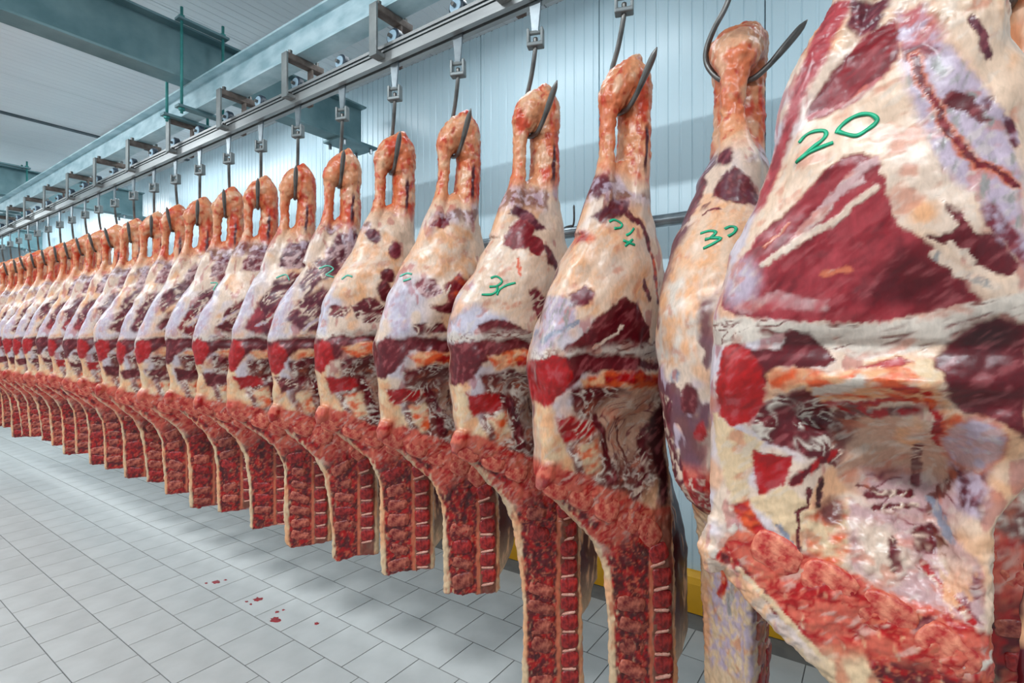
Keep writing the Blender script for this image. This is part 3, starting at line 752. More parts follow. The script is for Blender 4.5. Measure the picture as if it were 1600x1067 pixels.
class Paint:
    def __init__(s, P, mask, cols, seed, axis='u', amp=.012):
        s.h = P[:, 0] if axis == 'u' else -P[:, 1]
        s.t = -P[:, 2]
        s.P = P
        Q = P + seed * 3.17
        s.wx = fbm(Q * 13, 3) * amp + pnoise(Q * 70) * .0045 + pnoise(Q * 160) * .0022
        s.wy = fbm(Q * 13 + 40, 3) * amp + pnoise(Q * 70 + 9) * .0045 + pnoise(Q * 160 + 9) * .0022
        s.hx, s.ty = s.h + s.wx, s.t + s.wy
        s.mask, s.col, s.seed = mask, cols, seed
    def mix(s, m, c, marb):
        name = c
        idx = np.nonzero(m * s.mask > .003)[0]
        if not len(idx): return
        p = s.P[idx]
        colour = np.tile(PAL[c], (len(idx), 1))
        h_, t_, o_ = s.h[idx], s.t[idx], p[:, 1]
        def grain(ang, fa, fc):
            ca, sa = math.cos(math.radians(ang)), math.sin(math.radians(ang))
            # the grain wanders a little over the surface
            return np.stack([(h_ * ca - t_ * sa) * fa, (h_ * sa + t_ * ca) * fc, o_ * fc], 1) + s.seed
        g = fbm(grain(38, 16, 55) + 3.3, 3)
        if name in REDS:
            k = (sm(.05, .7, g) * .40)[:, None]
            colour = colour * (1 - k) + PAL['pink'] * k
            k = (sm(.05, -.5, g) * .35)[:, None]
            colour = colour * (1 - k) + PAL['black'] * k
        else:
            k = (sm(.15, .6, fbm(grain(20, 14, 26) + 7, 3)) * .55)[:, None]
            colour = colour * (1 - k) + PAL['orange2'] * k
            k = (sm(.1, .6, g) * .45)[:, None]
            colour = colour * (1 - k) + PAL['white'] * k
        if marb:
            ck, fa, fc, th, sh, vn, ang = MARB[marb]
            q = grain(ang, fa, fc)
            if vn:
                k = sm(th - sh, th + sh, veins(q)) * sm(-.35, .15, fbm(p * 16 + s.seed + 60, 2))
            else:
                k = sm(th - sh, th + sh, fbm(q, 3))
            k = k[:, None]
            colour = colour * (1 - k) + PAL[ck] * k
        mm = (m[idx] * s.mask[idx])[:, None]
        s.col[idx] = s.col[idx] * (1 - mm) + colour * mm
    def poly(s, pts, c, soft=.005, marb=None, dx=0, dy=0):
        pts = np.array(pts) + (dx, dy)
        lo, hi = pts.min(0) - .05, pts.max(0) + .05
        idx = np.nonzero((s.hx > lo[0]) & (s.hx < hi[0]) & (s.ty > lo[1]) & (s.ty < hi[1]))[0]
        m = np.zeros(len(s.h))
        if not len(idx): return
        x, y = s.hx[idx], s.ty[idx]
        d = np.full(len(idx), 1e9); ins = np.zeros(len(idx), bool)
        for (ax, ay), (bx, by) in zip(pts, np.roll(pts, -1, 0)):
            ex, ey = bx - ax, by - ay
            k = np.clip(((x - ax) * ex + (y - ay) * ey) / (ex * ex + ey * ey + 1e-12), 0, 1)
            d = np.minimum(d, np.hypot(x - ax - k * ex, y - ay - k * ey))
            c1 = (ay > y) != (by > y)
            ins ^= c1 & (x < ex * (y - ay) / (ey if abs(ey) > 1e-9 else 1e-9) + ax)
        sd = np.where(ins, d, -d)
        m[idx] = sm(-soft, soft, sd)
        s.mix(m, c, marb)
    def cap(s, pts, c, w=.006, marb=None, dx=0, dy=0, soft=None):
        pts = np.array(pts) + (dx, dy)
        lo, hi = pts.min(0) - .06, pts.max(0) + .06
        idx = np.nonzero((s.hx > lo[0]) & (s.hx < hi[0]) & (s.ty > lo[1]) & (s.ty < hi[1]))[0]
        m = np.zeros(len(s.h))
        if not len(idx): return
        x, y = s.hx[idx], s.ty[idx]
        d = np.full(len(idx), 1e9)
        for (ax, ay), (bx, by) in zip(pts[:-1], pts[1:]):
            ex, ey = bx - ax, by - ay
            k = np.clip(((x - ax) * ex + (y - ay) * ey) / (ex * ex + ey * ey + 1e-12), 0, 1)
            d = np.minimum(d, np.hypot(x - ax - k * ex, y - ay - k * ey))
        m[idx] = sm(w * 1.35, w * .55, d)
        s.mix(m, c, marb)
    def ell(s, pts, c, soft=.005, marb=None, dx=0, dy=0):
        (cx, cy), (ax, ay), (bx, by) = pts
        ra = abs(ax - cx) + abs(bx - cx) * 0 + 1e-4
        rb = abs(by - cy) + 1e-4
        q = np.hypot((s.hx - cx - dx) / ra, (s.ty - cy - dy) / rb)
        e = soft / min(ra, rb)
        s.mix(sm(1 + e, 1 - e, q), c, marb)
    def feature(s, f, dx=0, dy=0):
        kind, pts, c, w, marb = f
        getattr(s, kind)(pts, c, w, marb, dx, dy)

# ------------------------------------------------------------------ carcasses: measured patches of fat, muscle and bone, plus painted glare and shading, in metres on the inner face

# section table of a hindquarter: distance below the hock, left, right, front, back, squareness
SEC = np.array([
    (.330, -.030, .040, .020, -.020, 2.0), (.390, -.080, .075, .048, -.055, 2.0), (.470, -.135, .105, .078, -.100, 2.1), (.560, -.195, .130, .092, -.130, 2.2),
    (.660, -.262, .156, .104, -.160, 2.3), (.760, -.320, .176, .110, -.185, 2.35), (.860, -.358, .190, .108, -.198, 2.4), (.950, -.372, .196, .100, -.200, 2.5),
    (1.04, -.366, .196, .088, -.192, 2.6), (1.13, -.352, .192, .074, -.178, 2.7), (1.22, -.345, .188, .066, -.165, 2.8), (1.29, -.350, .186, .066, -.150, 3.0),
    (1.34, -.318, .186, .066, -.142, 3.2), (1.41, -.238, .186, .066, -.135, 3.4), (1.50, -.135, .188, .066, -.130, 4.4), (1.60, -.085, .190, .066, -.126, 5.0),
    (1.75, -.068, .192, .066, -.122, 5.0), (1.95, -.060, .196, .066, -.112, 5.0), (2.30, -.052, .200, .066, -.105, 5.0)])
def sec(t):
    return [np.interp(t, SEC[:, 0], SEC[:, i]) for i in range(1, 6)]
SPINE = [(-.30, 1.315), (-.20, 1.355), (-.10, 1.40), (0, 1.445), (.080, 1.490), (.118, 1.555)] + [(.130 + .001 * k, 1.63 + .068 * k) for k in range(10)]

def relief(u, t):
    """front surface relief of the inner face: pelvic hollow, seams, sacrum ridge"""
    g = lambda cu, ct, ru, rt: np.exp(-(((u - cu) / ru) ** 2 + ((t - ct) / rt) ** 2))
    r = -.088 * g(.02, 1.19, .12, .09) - .040 * g(-.13, 1.10, .07, .05) + .026 * g(-.30, 1.01, .055, .065)
    r = r + .022 * g(-.10, .72, .14, .16) + .016 * g(.05, 1.01, .14, .025) - .016 * g(-.05, .945, .25, .018)
    r = r - .018 * g(-.27, 1.19, .05, .05) + .018 * g(.135, 1.10, .05, .05)
    return r

def near_relief(u, t):
    """deeper, lumpier pelvis of the nearest carcass"""
    g = lambda cu, ct, ru, rt: np.exp(-(((u - cu) / ru) ** 2 + ((t - ct) / rt) ** 2))
    r = -.055 * g(-.02, 1.17, .10, .06) - .04 * g(-.13, 1.20, .04, .05) - .035 * g(.06, 1.24, .05, .05) + .03 * g(.005, 1.10, .025, .035)
    return r + .025 * g(.10, 1.10, .045, .045) - .03 * g(-.17, 1.09, .05, .03) + .02 * g(-.07, 1.01, .10, .018) - .02 * g(-.05, 1.045, .13, .012)

def make_body(seed, voxel, tend, near=False):
    rng = random.Random(seed)
    nt_, nth = 110, 72
    ts = np.concatenate([np.linspace(.33, 1.6, 84), np.linspace(1.6, tend, 27)[1:]])
    th = np.linspace(0, 2 * PI, nth, endpoint=False)
    T, A = np.meshgrid(ts, th, indexing='ij')
    uL, uR, vF, vB, n = sec(T)
    jit = [rng.uniform(-1, 1) for _ in range(8)]
    uL = uL * (1 + .05 * jit[0] * np.sin(T * 3)) + .012 * jit[1] * np.sin(T * 9)
    uc, a = (uL + uR) / 2, (uR - uL) / 2
    c, s = np.cos(A), np.sin(A)
    uu = uc + a * np.sign(c) * np.abs(c) ** (2 / n)
    q = np.sign(s) * np.abs(s) ** (2 / n)
    low = sm(1.28, 1.5, T)
    su_ = (uu - uL) / (uR - uL)
    off = .036 * (1 - sm(0, .55, su_)) * low
    vv = np.where(s > 0, off + (vF - off) * q, off + (-vB) * q * (1 - low * (1 - sm(-.05, .6, su_))))
    vv = vv + np.where(s > 0, np.abs(q), 0) * relief(uu, T)
    if near: vv = vv + np.where(s > 0, np.abs(q), 0) * near_relief(uu, T)
    P = np.stack([uu, -vv, -T], -1).reshape(-1, 3)
    nz = fbm(P * 5.5 + seed * 7.7, 2) * .016 + fbm(P * 17 + seed * 3.3, 2) * .0055
    cen = np.stack([uc, -(vF + vB) / 2 + 0 * uc, -T], -1).reshape(-1, 3)
    d = P - cen
    d /= np.linalg.norm(d, axis=1)[:, None] + 1e-9
    nz = nz + fbm(P * 32 + seed, 3) * (.019 if near else .012) * (np.exp(-(((P[:, 0] + .04) / .17) ** 2 + ((-P[:, 2] - 1.15) / .11) ** 2)) * (P[:, 1] < .02))
    P = P + d * (nz * (1 - .65 * sm(1.3, 1.5, T.ravel())))[:, None]
    P[:, 2] += fbm(P * 26 + seed, 2) * .022 * sm(tend - .10, tend, T.ravel())
    V = [tuple(p) for p in P]
    Fc = []
    R = len(ts)
    for i in range(R - 1):
        for k in range(nth):
            k2 = (k + 1) % nth
            Fc.append((i * nth + k, i * nth + k2, (i + 1) * nth + k2, (i + 1) * nth + k))
    Fc.append(tuple(range(nth - 1, -1, -1)))
    Fc.append(tuple((R - 1) * nth + k for k in range(nth)))
    me = bpy.data.meshes.new('raw')
    me.from_pydata(V, [], Fc)
    bm = bmesh.new()
    bm.from_mesh(me)
    j = lambda k: .006 * jit[k]
    lin = lambda n_, xs_, ys_: list(np.interp(np.linspace(0, 1, n_), xs_, ys_))
    tube(bm, spline([(-.066, .0, -.15), (-.070 + j(2), .004, -.22), (-.072, .006, -.30), (-.088, .0, -.38), (-.115, -.01, -.47), (-.14, 0, -.58)], 4),
         lin(21, [0, .2, .4, .6, .8, 1], [.034, .026, .025, .034, .055, .07]), 14)            # tendon
    tube(bm, spline([(.040, .0, -.10), (.046 + j(3), .0, -.20), (.044, .0, -.29), (.036, .004, -.38), (.02, .0, -.48), (.0, 0, -.60)], 4),
         lin(21, [0, .2, .4, .6, .8, 1], [.056, .054, .056, .062, .078, .09]), 14)             # shank
    tube(bm, spline([(-.064, .0, -.165), (-.050, .0, -.125), (-.018 + j(4), 0, -.085), (.020, .0, -.068), (.040, .0, -.085), (.046, 0, -.16)], 4),
         lin(21, [0, .2, .4, .6, .8, 1], [.038, .050, .060, .066, .062, .056]), 14)            # hock joint
    tube(bm, [(.0, -.03, -.03), (.03, -.02, -.012), (.05, 0, -.02)], [.022, .026, .02], 10)
    tube(bm, [(-.085, -.02, -.10), (-.088, -.01, -.135), (-.075, 0, -.17)], [.014, .02, .014], 10)
    tube(bm, [(-.33, -.02, -1.25), (-.345, -.03, -1.29), (-.352, -.03, -1.325)], [.03, .034, .016], 10)                        # tail stump
    for v in bm.verts:
        v.co.y *= 1 + .32 * float(sm(.62, .28, np.array(-v.co.z)))
    if near:
        # the nearest carcass: shorter shank, broader thigh, lower tail, narrow belly edge
        for v in bm.verts:
            t = -v.co.z
            tn = t * .2 / .33 if t < .33 else (.2 + (t - .33) * .66 / .53 if t < .86 else t)
            tn += .135 * float(sm(1.12, 1.30, np.array(t)))
            k = 1.10 + .24 * float(sm(.62, .40, np.array(tn))) if tn < .62 else 1.10
            v.co.x *= k
            if v.co.x > 0: v.co.x *= 1 - .50 * float(sm(1.08, 1.30, np.array(tn)))
            v.co.z = -tn
    bm.to_mesh(me)
    bm.free()
    o = bpy.data.objects.new('raw', me)
    COL.objects.link(o)
    md = o.modifiers.new('r', 'REMESH'); md.mode = 'VOXEL'; md.voxel_size = voxel
    ms = o.modifiers.new('s', 'SMOOTH'); ms.factor = .5; ms.iterations = 3 if voxel > .006 else 5
    dg = bpy.context.evaluated_depsgraph_get()
    out = bpy.data.meshes.new_from_object(o.evaluated_get(dg))
    bpy.data.objects.remove(o)
    bpy.data.meshes.remove(me)
    out.name = 'body'
    return out

def paint_body(me, key, seed, tend):
    nv = len(me.vertices)
    P = np.empty(nv * 3); me.vertices.foreach_get('co', P); P = P.reshape(-1, 3)
    # lumpy flesh
    NR = np.empty(nv * 3); me.vertices.foreach_get('normal', NR); NR = NR.reshape(-1, 3)
    t0 = -P[:, 2]
    rough_zone = sm(1.22, 1.34, t0) * .0035 + sm(.40, .30, t0) * .0035 + .0006
    P = P + NR * (fbm(P * 42 + seed, 3) * rough_zone)[:, None]
    me.vertices.foreach_set('co', P.ravel())
    me.update()
    me.vertices.foreach_get('normal', NR2 := np.empty(nv * 3)); NR = NR2.reshape(-1, 3)
    rng = random.Random(seed * 13 + 5)
    u, v, t = P[:, 0], -P[:, 1], -P[:, 2]
    nf = -NR[:, 1]
    front = sm(-.38, .04, nf)
    Q = P + seed * 1.7
    f1, f2, f3 = fbm(Q * 6, 3), fbm(Q * np.array((22, 22, 9.)), 3), fbm(Q * 30 + 5, 3)
    lerp = lambda a, b, k: a * (1 - k[:, None]) + b * k[:, None]
    # outer side: thin membrane over purple muscle with streaks of fat
    c = np.tile(PAL['pale'], (nv, 1))
    c = lerp(c, PAL['lilac'], sm(-.2, .3, f1))
    c = lerp(c, PAL['orange3'], sm(.15, .5, fbm(Q * 9 + 30, 2)) * .7)
    back = sm(.25, -.35, nf)
    c = lerp(c, PAL['purple'], sm(.02, .16, f1 * .7 + f2 * .45 + .22 * (back - .5) + .16 * sm(.40, .48, t) * sm(.78, .62, t)) * .9)
    # inner face, upper round: creamy fat, bluish membrane with its sheen painted in to the left
    face = np.tile(PAL['cream'], (nv, 1))
    face = lerp(face, PAL['bluewhite'], sm(-.12, -.32, u + .1 * f1) * .8)
    face = lerp(face, PAL['orange3'], sm(.0, .5, f1) * .8)
    face = lerp(face, PAL['pale'], sm(.0, .4, fbm(Q * 11 + 70, 2)))
    face = lerp(face, PAL['pinkred'], sm(.28, .48, f2) * .55)
    c = lerp(c, face, front)
    pt = Paint(P, front, c, seed, 'u', .005 if key == 'c20' else .012)
    J = lambda s=.02: rng.uniform(-s, s)
    side = key == 'c33'
    if key not in ('c20',):
        if key in FEATURES and not side:
            for f in FEATURES[key]: pt.feature(f)
        elif not side:
            # patches of bare muscle in the fat cover, different on every carcass
            pt.poly([(-.10, .50), (-.04, .42), (.06, .42), (.10, .50), (.05, .56), (-.05, .57), (-.11, .56)], 'purple' if rng.random() < .5 else 'red2', .008, 'pinkgrey', J(), J())
            if rng.random() < .8: pt.cap([(.05, .52), (.10, .60), (.12, .70), (.13, .80)], 'dark', .024, 'pale', J(), J())
            if rng.random() < .7: pt.ell([(-.02, .60), (.03, 0), (0, .64)], 'red2', .01, 'pale', J(.05), J(.04))
            pt.poly([(-.28, .86), (-.22, .76), (-.10, .70), (.06, .71), (.16, .78), (.17, .88), (-.05, .91), (-.18, .91)], rng.choice(['dark', 'purple', 'red']), .012, rng.choice(['pale', 'pale', 'wet']), J(.03), J(.025))
            if rng.random() < .7: pt.poly([(-.24, .72), (-.15, .60), (-.05, .58), (-.02, .64), (-.12, .70), (-.20, .78)], 'purple', .012, 'pale', J(.03), J(.04))
            pt.cap([(-.22, .87), (-.12, .80), (0, .75)], 'pale', .010, 'lilac', J(.03), J(.03))
            pt.cap([(-.05, .88), (.05, .83), (.14, .77)], 'lilac', .007, None, J(.03), J(.03))
            pt.poly([(-.37, .93), (-.32, .72), (-.24, .62), (-.26, .76), (-.31, .90)], 'bluewhite', .03, 'lilac')  # bluish-white sheen along the left side, painted into the colour
        # white band, dark band, red knob, hollow of the pelvis
        pt.hx = pt.hx + .038
        if not side:
            pt.poly([(-.38, .925), (-.1, .912), (.05, .90), (.2, .89), (.2, .94), (0, .95), (-.2, .935), (-.38, .965)], 'white', .020, 'streak', 0, J(.01))
            pt.poly([(-.34, .945), (-.22, .925), (-.05, .935), (.08, .95), (.19, .945), (.19, .965), (0, .985), (-.20, .985), (-.25, 1.03), (-.33, 1.05)], 'dark', .008, None, 0, J(.01))
            pt.poly([(-.22, 1.0), (-.12, .978), (.06, .985), (.19, .97), (.19, 1.06), (.10, 1.03), (-.05, 1.03), (-.17, 1.045)], 'orange3', .008, 'orange', 0, J(.01))
            pt.cap([(-.08, 1.005), (.03, 1.005), (.13, 1.02), (.17, 1.06)], 'bright', .018, 'orange', J(.02), J(.006))
            pt.poly([(-.24, 1.04), (-.10, 1.03), (.02, 1.05), (.03, 1.11), (-.10, 1.14), (-.22, 1.11)], 'dark', .01, 'marble', J(.01), J(.01))
            pt.poly([(-.22, 1.08), (.18, 1.05), (.19, 1.30), (.05, 1.40), (-.24, 1.30)], 'brown', .03, 'marble')
            pt.ell([(.04 + J(.03), 1.17 + J(.02)), (.155, 0), (0, 1.265)], 'beige', .03, 'blood')
            pt.poly([(-.38, 1.05), (-.29, 1.08), (-.28, 1.14), (-.24, 1.20), (-.20, 1.29), (-.36, 1.29)], 'cream2', .01, 'orange3')
            pt.poly([(-.29, 1.115), (-.15, 1.125), (-.10, 1.14), (-.17, 1.17), (-.26, 1.19)], 'bright' if rng.random() < .6 else 'dark', .006, rng.choice([None, 'pale']), J(.02), J(.012))
            pt.cap([(-.12, 1.13), (-.08, 1.20), (-.05, 1.30)], 'dark', .020, 'marble', J(.02), J(.01))
            pt.poly([(-.20, 1.20), (-.13, 1.18), (-.10, 1.28), (-.16, 1.30)], 'cream2', .01, 'orange')
            pt.cap([(-.02, 1.14), (.03, 1.24), (.05, 1.32)], 'brown', .006, None, J(.02), J(.01))
            pt.cap([(.12, 1.17), (.09, 1.28), (.04, 1.36)], 'dark', .018, 'pale', J(.02), J(.02))
            pt.poly([(.135, 1.10), (.2, 1.05), (.2, 1.42), (.165, 1.42), (.14, 1.3)], 'black', .012, None)  # shadowed gap where the flank parts, painted black on the face
            pt.poly([(-.335, .965), (-.30, .935), (-.26, .95), (-.245, 1.00), (-.265, 1.06), (-.30, 1.09), (-.335, 1.08), (-.35, 1.02)], 'bright' if rng.random() < .45 else 'dark', .006, None, J(.008), J(.012))
        pt.hx = pt.hx - .038
    else:
        for f in FEATURES[key]:
            pt.feature(f)
        # dashed red seam
        seam = [(-.02, .405), (-.012, .445), (0, .485), (.012, .51), (.022, .54), (.035, .57), (.05, .60), (.067, .625), (.095, .64), (.118, .665)]
        pt.cap(seam, 'orange2', .010, None)
        pt.cap(seam, 'red', .0055, 'dark')
    # sacrum and loin: the sawn spine face
    if key != 'c20':
        pt.poly([(-.37, 1.32), (-.345, 1.255), (-.24, 1.275), (-.10, 1.335), (.05, 1.40), (.19, 1.43), (.20, 1.56), (-.02, 1.57), (-.14, 1.50), (-.26, 1.42)], 'salmon', .008, 'sacrum')
        pt.cap([(-.30, 1.34), (-.22, 1.39), (-.13, 1.45)], 'dark', .012, 'bright', 0, J(.01))
    uL, uR, vF, vB, n_ = sec(t)
    ws = fbm(P * 25 + seed, 2) * .006
    lo = sm(1.40, 1.50, t + (u - .1) * .45)
    uu = u + ws
    fz = (t > 1.3) * 1.0
    feather = sm(.014, .024, uu - uL) * sm(.088, .080, uu)
    cL = np.tile(PAL['cream2'], (nv, 1))
    cL = lerp(cL, PAL['orange3'], sm(-.2, .3, f1))
    cL = lerp(cL, PAL['orange2'], sm(.1, .5, f2) * .7)
    red = lerp(np.tile(PAL['dark'], (nv, 1)), PAL['bright'], sm(-.2, .3, f3))
    red = lerp(red, PAL['orange2'], sm(.70, .98, veins(Q * np.array((30, 30, 44.)))) * .7)
    red = lerp(red, PAL['black'], sm(.15, .4, fbm(Q * 40 + 12, 2)) * .8)
    cL = lerp(cL, red, feather)
    cL = lerp(cL, PAL['orange2'], sm(.078, .084, uu) * sm(.100, .094, uu))
    cL = lerp(cL, PAL['dark'], sm(.094, .100, uu) * sm(.178, .170, uu) * .85)
    lm = lo * sm(.15, .5, nf) * fz
    if key == 'c20': lm = lm * sm(1.52, 1.56, t)
    pt.col[:] = lerp(pt.col, cL, lm)
    # back fat on the dorsal edge of the loin
    dors = sm(-.2, -.55, NR[:, 0]) * sm(1.30, 1.42, t)
    pt.col[:] = lerp(pt.col, lerp(np.tile(PAL['cream2'], (nv, 1)), PAL['orange3'], sm(-.1, .4, f1)), dors * .85)
    cut = sm(-.4, -.75, NR[:, 2]) * sm(tend - .06, tend - .03, t)
    pt.col[:] = lerp(pt.col, lerp(np.tile(PAL['bright'], (nv, 1)), PAL['pinkgrey'], sm(0, .4, f3)), cut)
    tl = sm(-.285, -.315, u + .01 * f3) * sm(1.225, 1.26, t) * sm(1.40, 1.36, t)
    if key != 'c20': pt.col[:] = lerp(pt.col, lerp(np.tile(PAL['salmon'], (nv, 1)), PAL['bright'], sm(-.1, .4, f3)), tl * .9)
    # shank and hock
    k = sm(.43, .34, t + .02 * f1) if key != 'c20' else sm(.23, .17, t + .02 * f1)
    ck = np.tile(np.array(srgb(232, 158, 118)), (nv, 1))
    ck = lerp(ck, np.array(srgb(226, 126, 88)), sm(-.3, .3, f1))
    inner = sm(-.01, .03, u) * sm(.13, .2, t)
    ck = lerp(ck, np.array(srgb(212, 66, 44)), sm(.22, .7, f2 + .42 * inner) * .85)
    ck = lerp(ck, np.array(srgb(190, 36, 32)), sm(.35, .65, f3 + .25 * inner) * .7)
    ck = lerp(ck, np.array(srgb(240, 194, 160)), sm(.15, .5, fbm(Q * 14 + 90, 2)) * .7)
    slit = sm(.011, .005, np.abs(u - .045 + .05 * (t - .28) + ws)) * sm(.20, .24, t) * sm(.39, .34, t)
    ck = lerp(ck, PAL['purple'] * .6, slit * (front if not side else 1))
    pt.col[:] = lerp(pt.col, ck, k)
    # purple hint where the shank muscles begin
    pm_ = sm(.36, .41, t) * sm(.50, .44, t) * sm(.05, .3, f1 + .15) * (key != 'c20')
    pt.col[:] = lerp(pt.col, lerp(np.tile(PAL['purple'], (nv, 1)), PAL['lilac'], sm(-.2, .2, f3)), pm_ * .75)
    if side:
        ps = Paint(P, sm(.35, -.15, NR[:, 0]) , pt.col, seed, 'v')
        for f in FEATURES[key]: ps.feature(f)
    colr = np.ones((nv, 4), np.float32)
    lum = (pt.col @ np.array((.2126, .7152, .0722)))[:, None]
    colr[:, :3] = np.clip((lum + (pt.col - lum) * 1.10) * .78, 0, 1)
    at = me.color_attributes.new('Col', 'FLOAT_COLOR', 'POINT')
    at.data.foreach_set('color', colr.ravel())
    me.materials.clear(); me.materials.append(M['meat'])
    me.polygons.foreach_set('use_smooth', np.ones(len(me.polygons), bool))
    me.update()

def twist_pts(P, deg):
    """the loin turns a little about the hanging axis"""
    a = -math.radians(deg) * sm(1.20, 1.62, -P[:, 2])
    x, y = P[:, 0] - .05, P[:, 1]
    return np.stack([.05 + x * np.cos(a) - y * np.sin(a), x * np.sin(a) + y * np.cos(a), P[:, 2]], 1)
def twist_mesh(me, deg):
    P = np.empty(len(me.vertices) * 3); me.vertices.foreach_get('co', P)
    me.vertices.foreach_set('co', twist_pts(P.reshape(-1, 3), deg).ravel()); me.update()

def set_cols(me, P, cols):
    nv = len(P)
    c4 = np.ones((nv, 4), np.float32); c4[:, :3] = np.clip(cols, 0, 1)
    at = me.color_attributes.new('Col', 'FLOAT_COLOR', 'POINT')
    at.data.foreach_set('color', c4.ravel())

def make_flank(seed, tend):
    """thin belly wall hanging behind the loin, with a tapered tip"""
    rng = random.Random(seed + 400)
    tip = min(tend, 2.03) - rng.uniform(.0, .12)
    nr, nc = 60, 22
    rows = []
    for i in range(nr + 1):
        f = i / nr
        t = 1.02 + (tip - 1.02) * f
        w = np.interp(f, [0, .12, .35, .8, .93, 1], [.35, .55, 1, .9, .5, .15])
        line = []
        for j in range(nc + 1):
            g = j / nc * w
            uu = np.interp(g, [0, .35, .7, 1], [.165, .235, .300, .315]) + .010 * math.sin(6 * f + seed)
            vv = np.interp(g, [0, .35, .7, 1], [.0, -.05, -.11, -.18])
            line.append((uu, -vv, -t))
        rows.append(line)
    th = .017
    V = [p for r_ in rows for p in r_] + [(p[0] - th, p[1] - .004, p[2]) for r_ in rows for p in r_]
    V = np.array(V)
    V[:, 0] += fbm(V * 14 + seed, 2) * .008
    V[:, 2] += pnoise(V * 20 + seed) * .008
    n1 = (nr + 1) * (nc + 1)
    Fc = []
    idx = lambda i, j, s: s * n1 + i * (nc + 1) + j
    for i in range(nr):
        for j in range(nc):
            Fc.append((idx(i, j, 0), idx(i + 1, j, 0), idx(i + 1, j + 1, 0), idx(i, j + 1, 0)))
            Fc.append((idx(i, j, 1), idx(i, j + 1, 1), idx(i + 1, j + 1, 1), idx(i + 1, j, 1)))
    for i in range(nr):
        for j in (0, nc):
            Fc.append((idx(i, j, 0), idx(i, j, 1), idx(i + 1, j, 1), idx(i + 1, j, 0)))
    for j in range(nc):
        for i in (0, nr):
            Fc.append((idx(i, j, 0), idx(i, j + 1, 0), idx(i, j + 1, 1), idx(i, j, 1)))
    me = bpy.data.meshes.new('flank')
    me.from_pydata([tuple(p) for p in V], [], Fc)
    Q = V * np.array((20, 20, 5.)) + seed
    k = sm(-.1, .3, fbm(Q, 3))[:, None]
    c = PAL['purple'] * .8 * (1 - k) + PAL['dark'] * .7 * k
    k2 = sm(.22, .42, fbm(V * np.array((34, 34, 6.)) + seed + 20, 3))[:, None]
    c = c * (1 - k2) + PAL['orange3'] * k2
    k3 = sm(tip - .25, tip - .02, -V[:, 2])[:, None] * .7
    c = c * (1 - k3) + PAL['cream2'] * k3
    set_cols(me, V, c)
    me.materials.append(M['meat'])
    bm = bmesh.new(); bm.from_mesh(me); bmesh.ops.recalc_face_normals(bm, faces=bm.faces); bm.to_mesh(me); bm.free()
    me.polygons.foreach_set('use_smooth', np.ones(len(me.polygons), bool))
    return me

# vertebra pieces, shared by all carcasses
def vert_mesh(w, h, d, mat, seed, name='vertebra', ex=4.0):
    """flat rounded piece of sawn bone, its face towards -y"""
    rng = random.Random(seed)
    bm = bmesh.new()
    n = 18
    rings = []
    for sc, yy in ((1.0, d / 2), (1.0, -d / 2 + .004), (.90, -d / 2), (.5, -d / 2 - .001)):
        ring = []
        for k in range(n):
            a_ = 2 * PI * k / n
            c_, s_ = math.cos(a_), math.sin(a_)
            e = 2 / ex
            ring.append(bm.verts.new((w / 2 * sc * math.copysign(abs(c_) ** e, c_) + rng.uniform(-1, 1) * .0016, yy + rng.uniform(-1, 1) * .0006, h / 2 * sc * math.copysign(abs(s_) ** e, s_) + rng.uniform(-1, 1) * .0016)))
        rings.append(ring)
    for a_, b_ in zip(rings, rings[1:]):
        for k in range(n):
            bm.faces.new((a_[k], a_[(k + 1) % n], b_[(k + 1) % n], b_[k]))
    bm.faces.new(rings[-1]); bm.faces.new(list(reversed(rings[0])))
    return mesh_of(bm, name, mat, True)
VM = [vert_mesh(.074, .058, .026, M['vertebra'], 3 + i) for i in range(3)]
SM_ = [vert_mesh(.080, .100, .022, M['vertebra2'], 9 + i, 'vertebra', 3.0) for i in range(3)]
FM = [vert_mesh(.116, .056, .022, M['feather'], 15 + i, 'feather_bone', 5) for i in range(3)] + [vert_mesh(.11, .054, .022, M['vertebra'], 31, 'feather_bone', 4), vert_mesh(.10, .05, .022, M['feather'], 32, 'feather_bone', 4)]
DM = vert_mesh(.058, .009, .026, M['disc'], 20, 'disc', 5)
SPINE20 = [(-.250, 1.385), (-.155, 1.425), (-.060, 1.465), (.03, 1.505), (.075, 1.58), (.08, 1.65), (.08, 1.72), (.08, 1.79)]
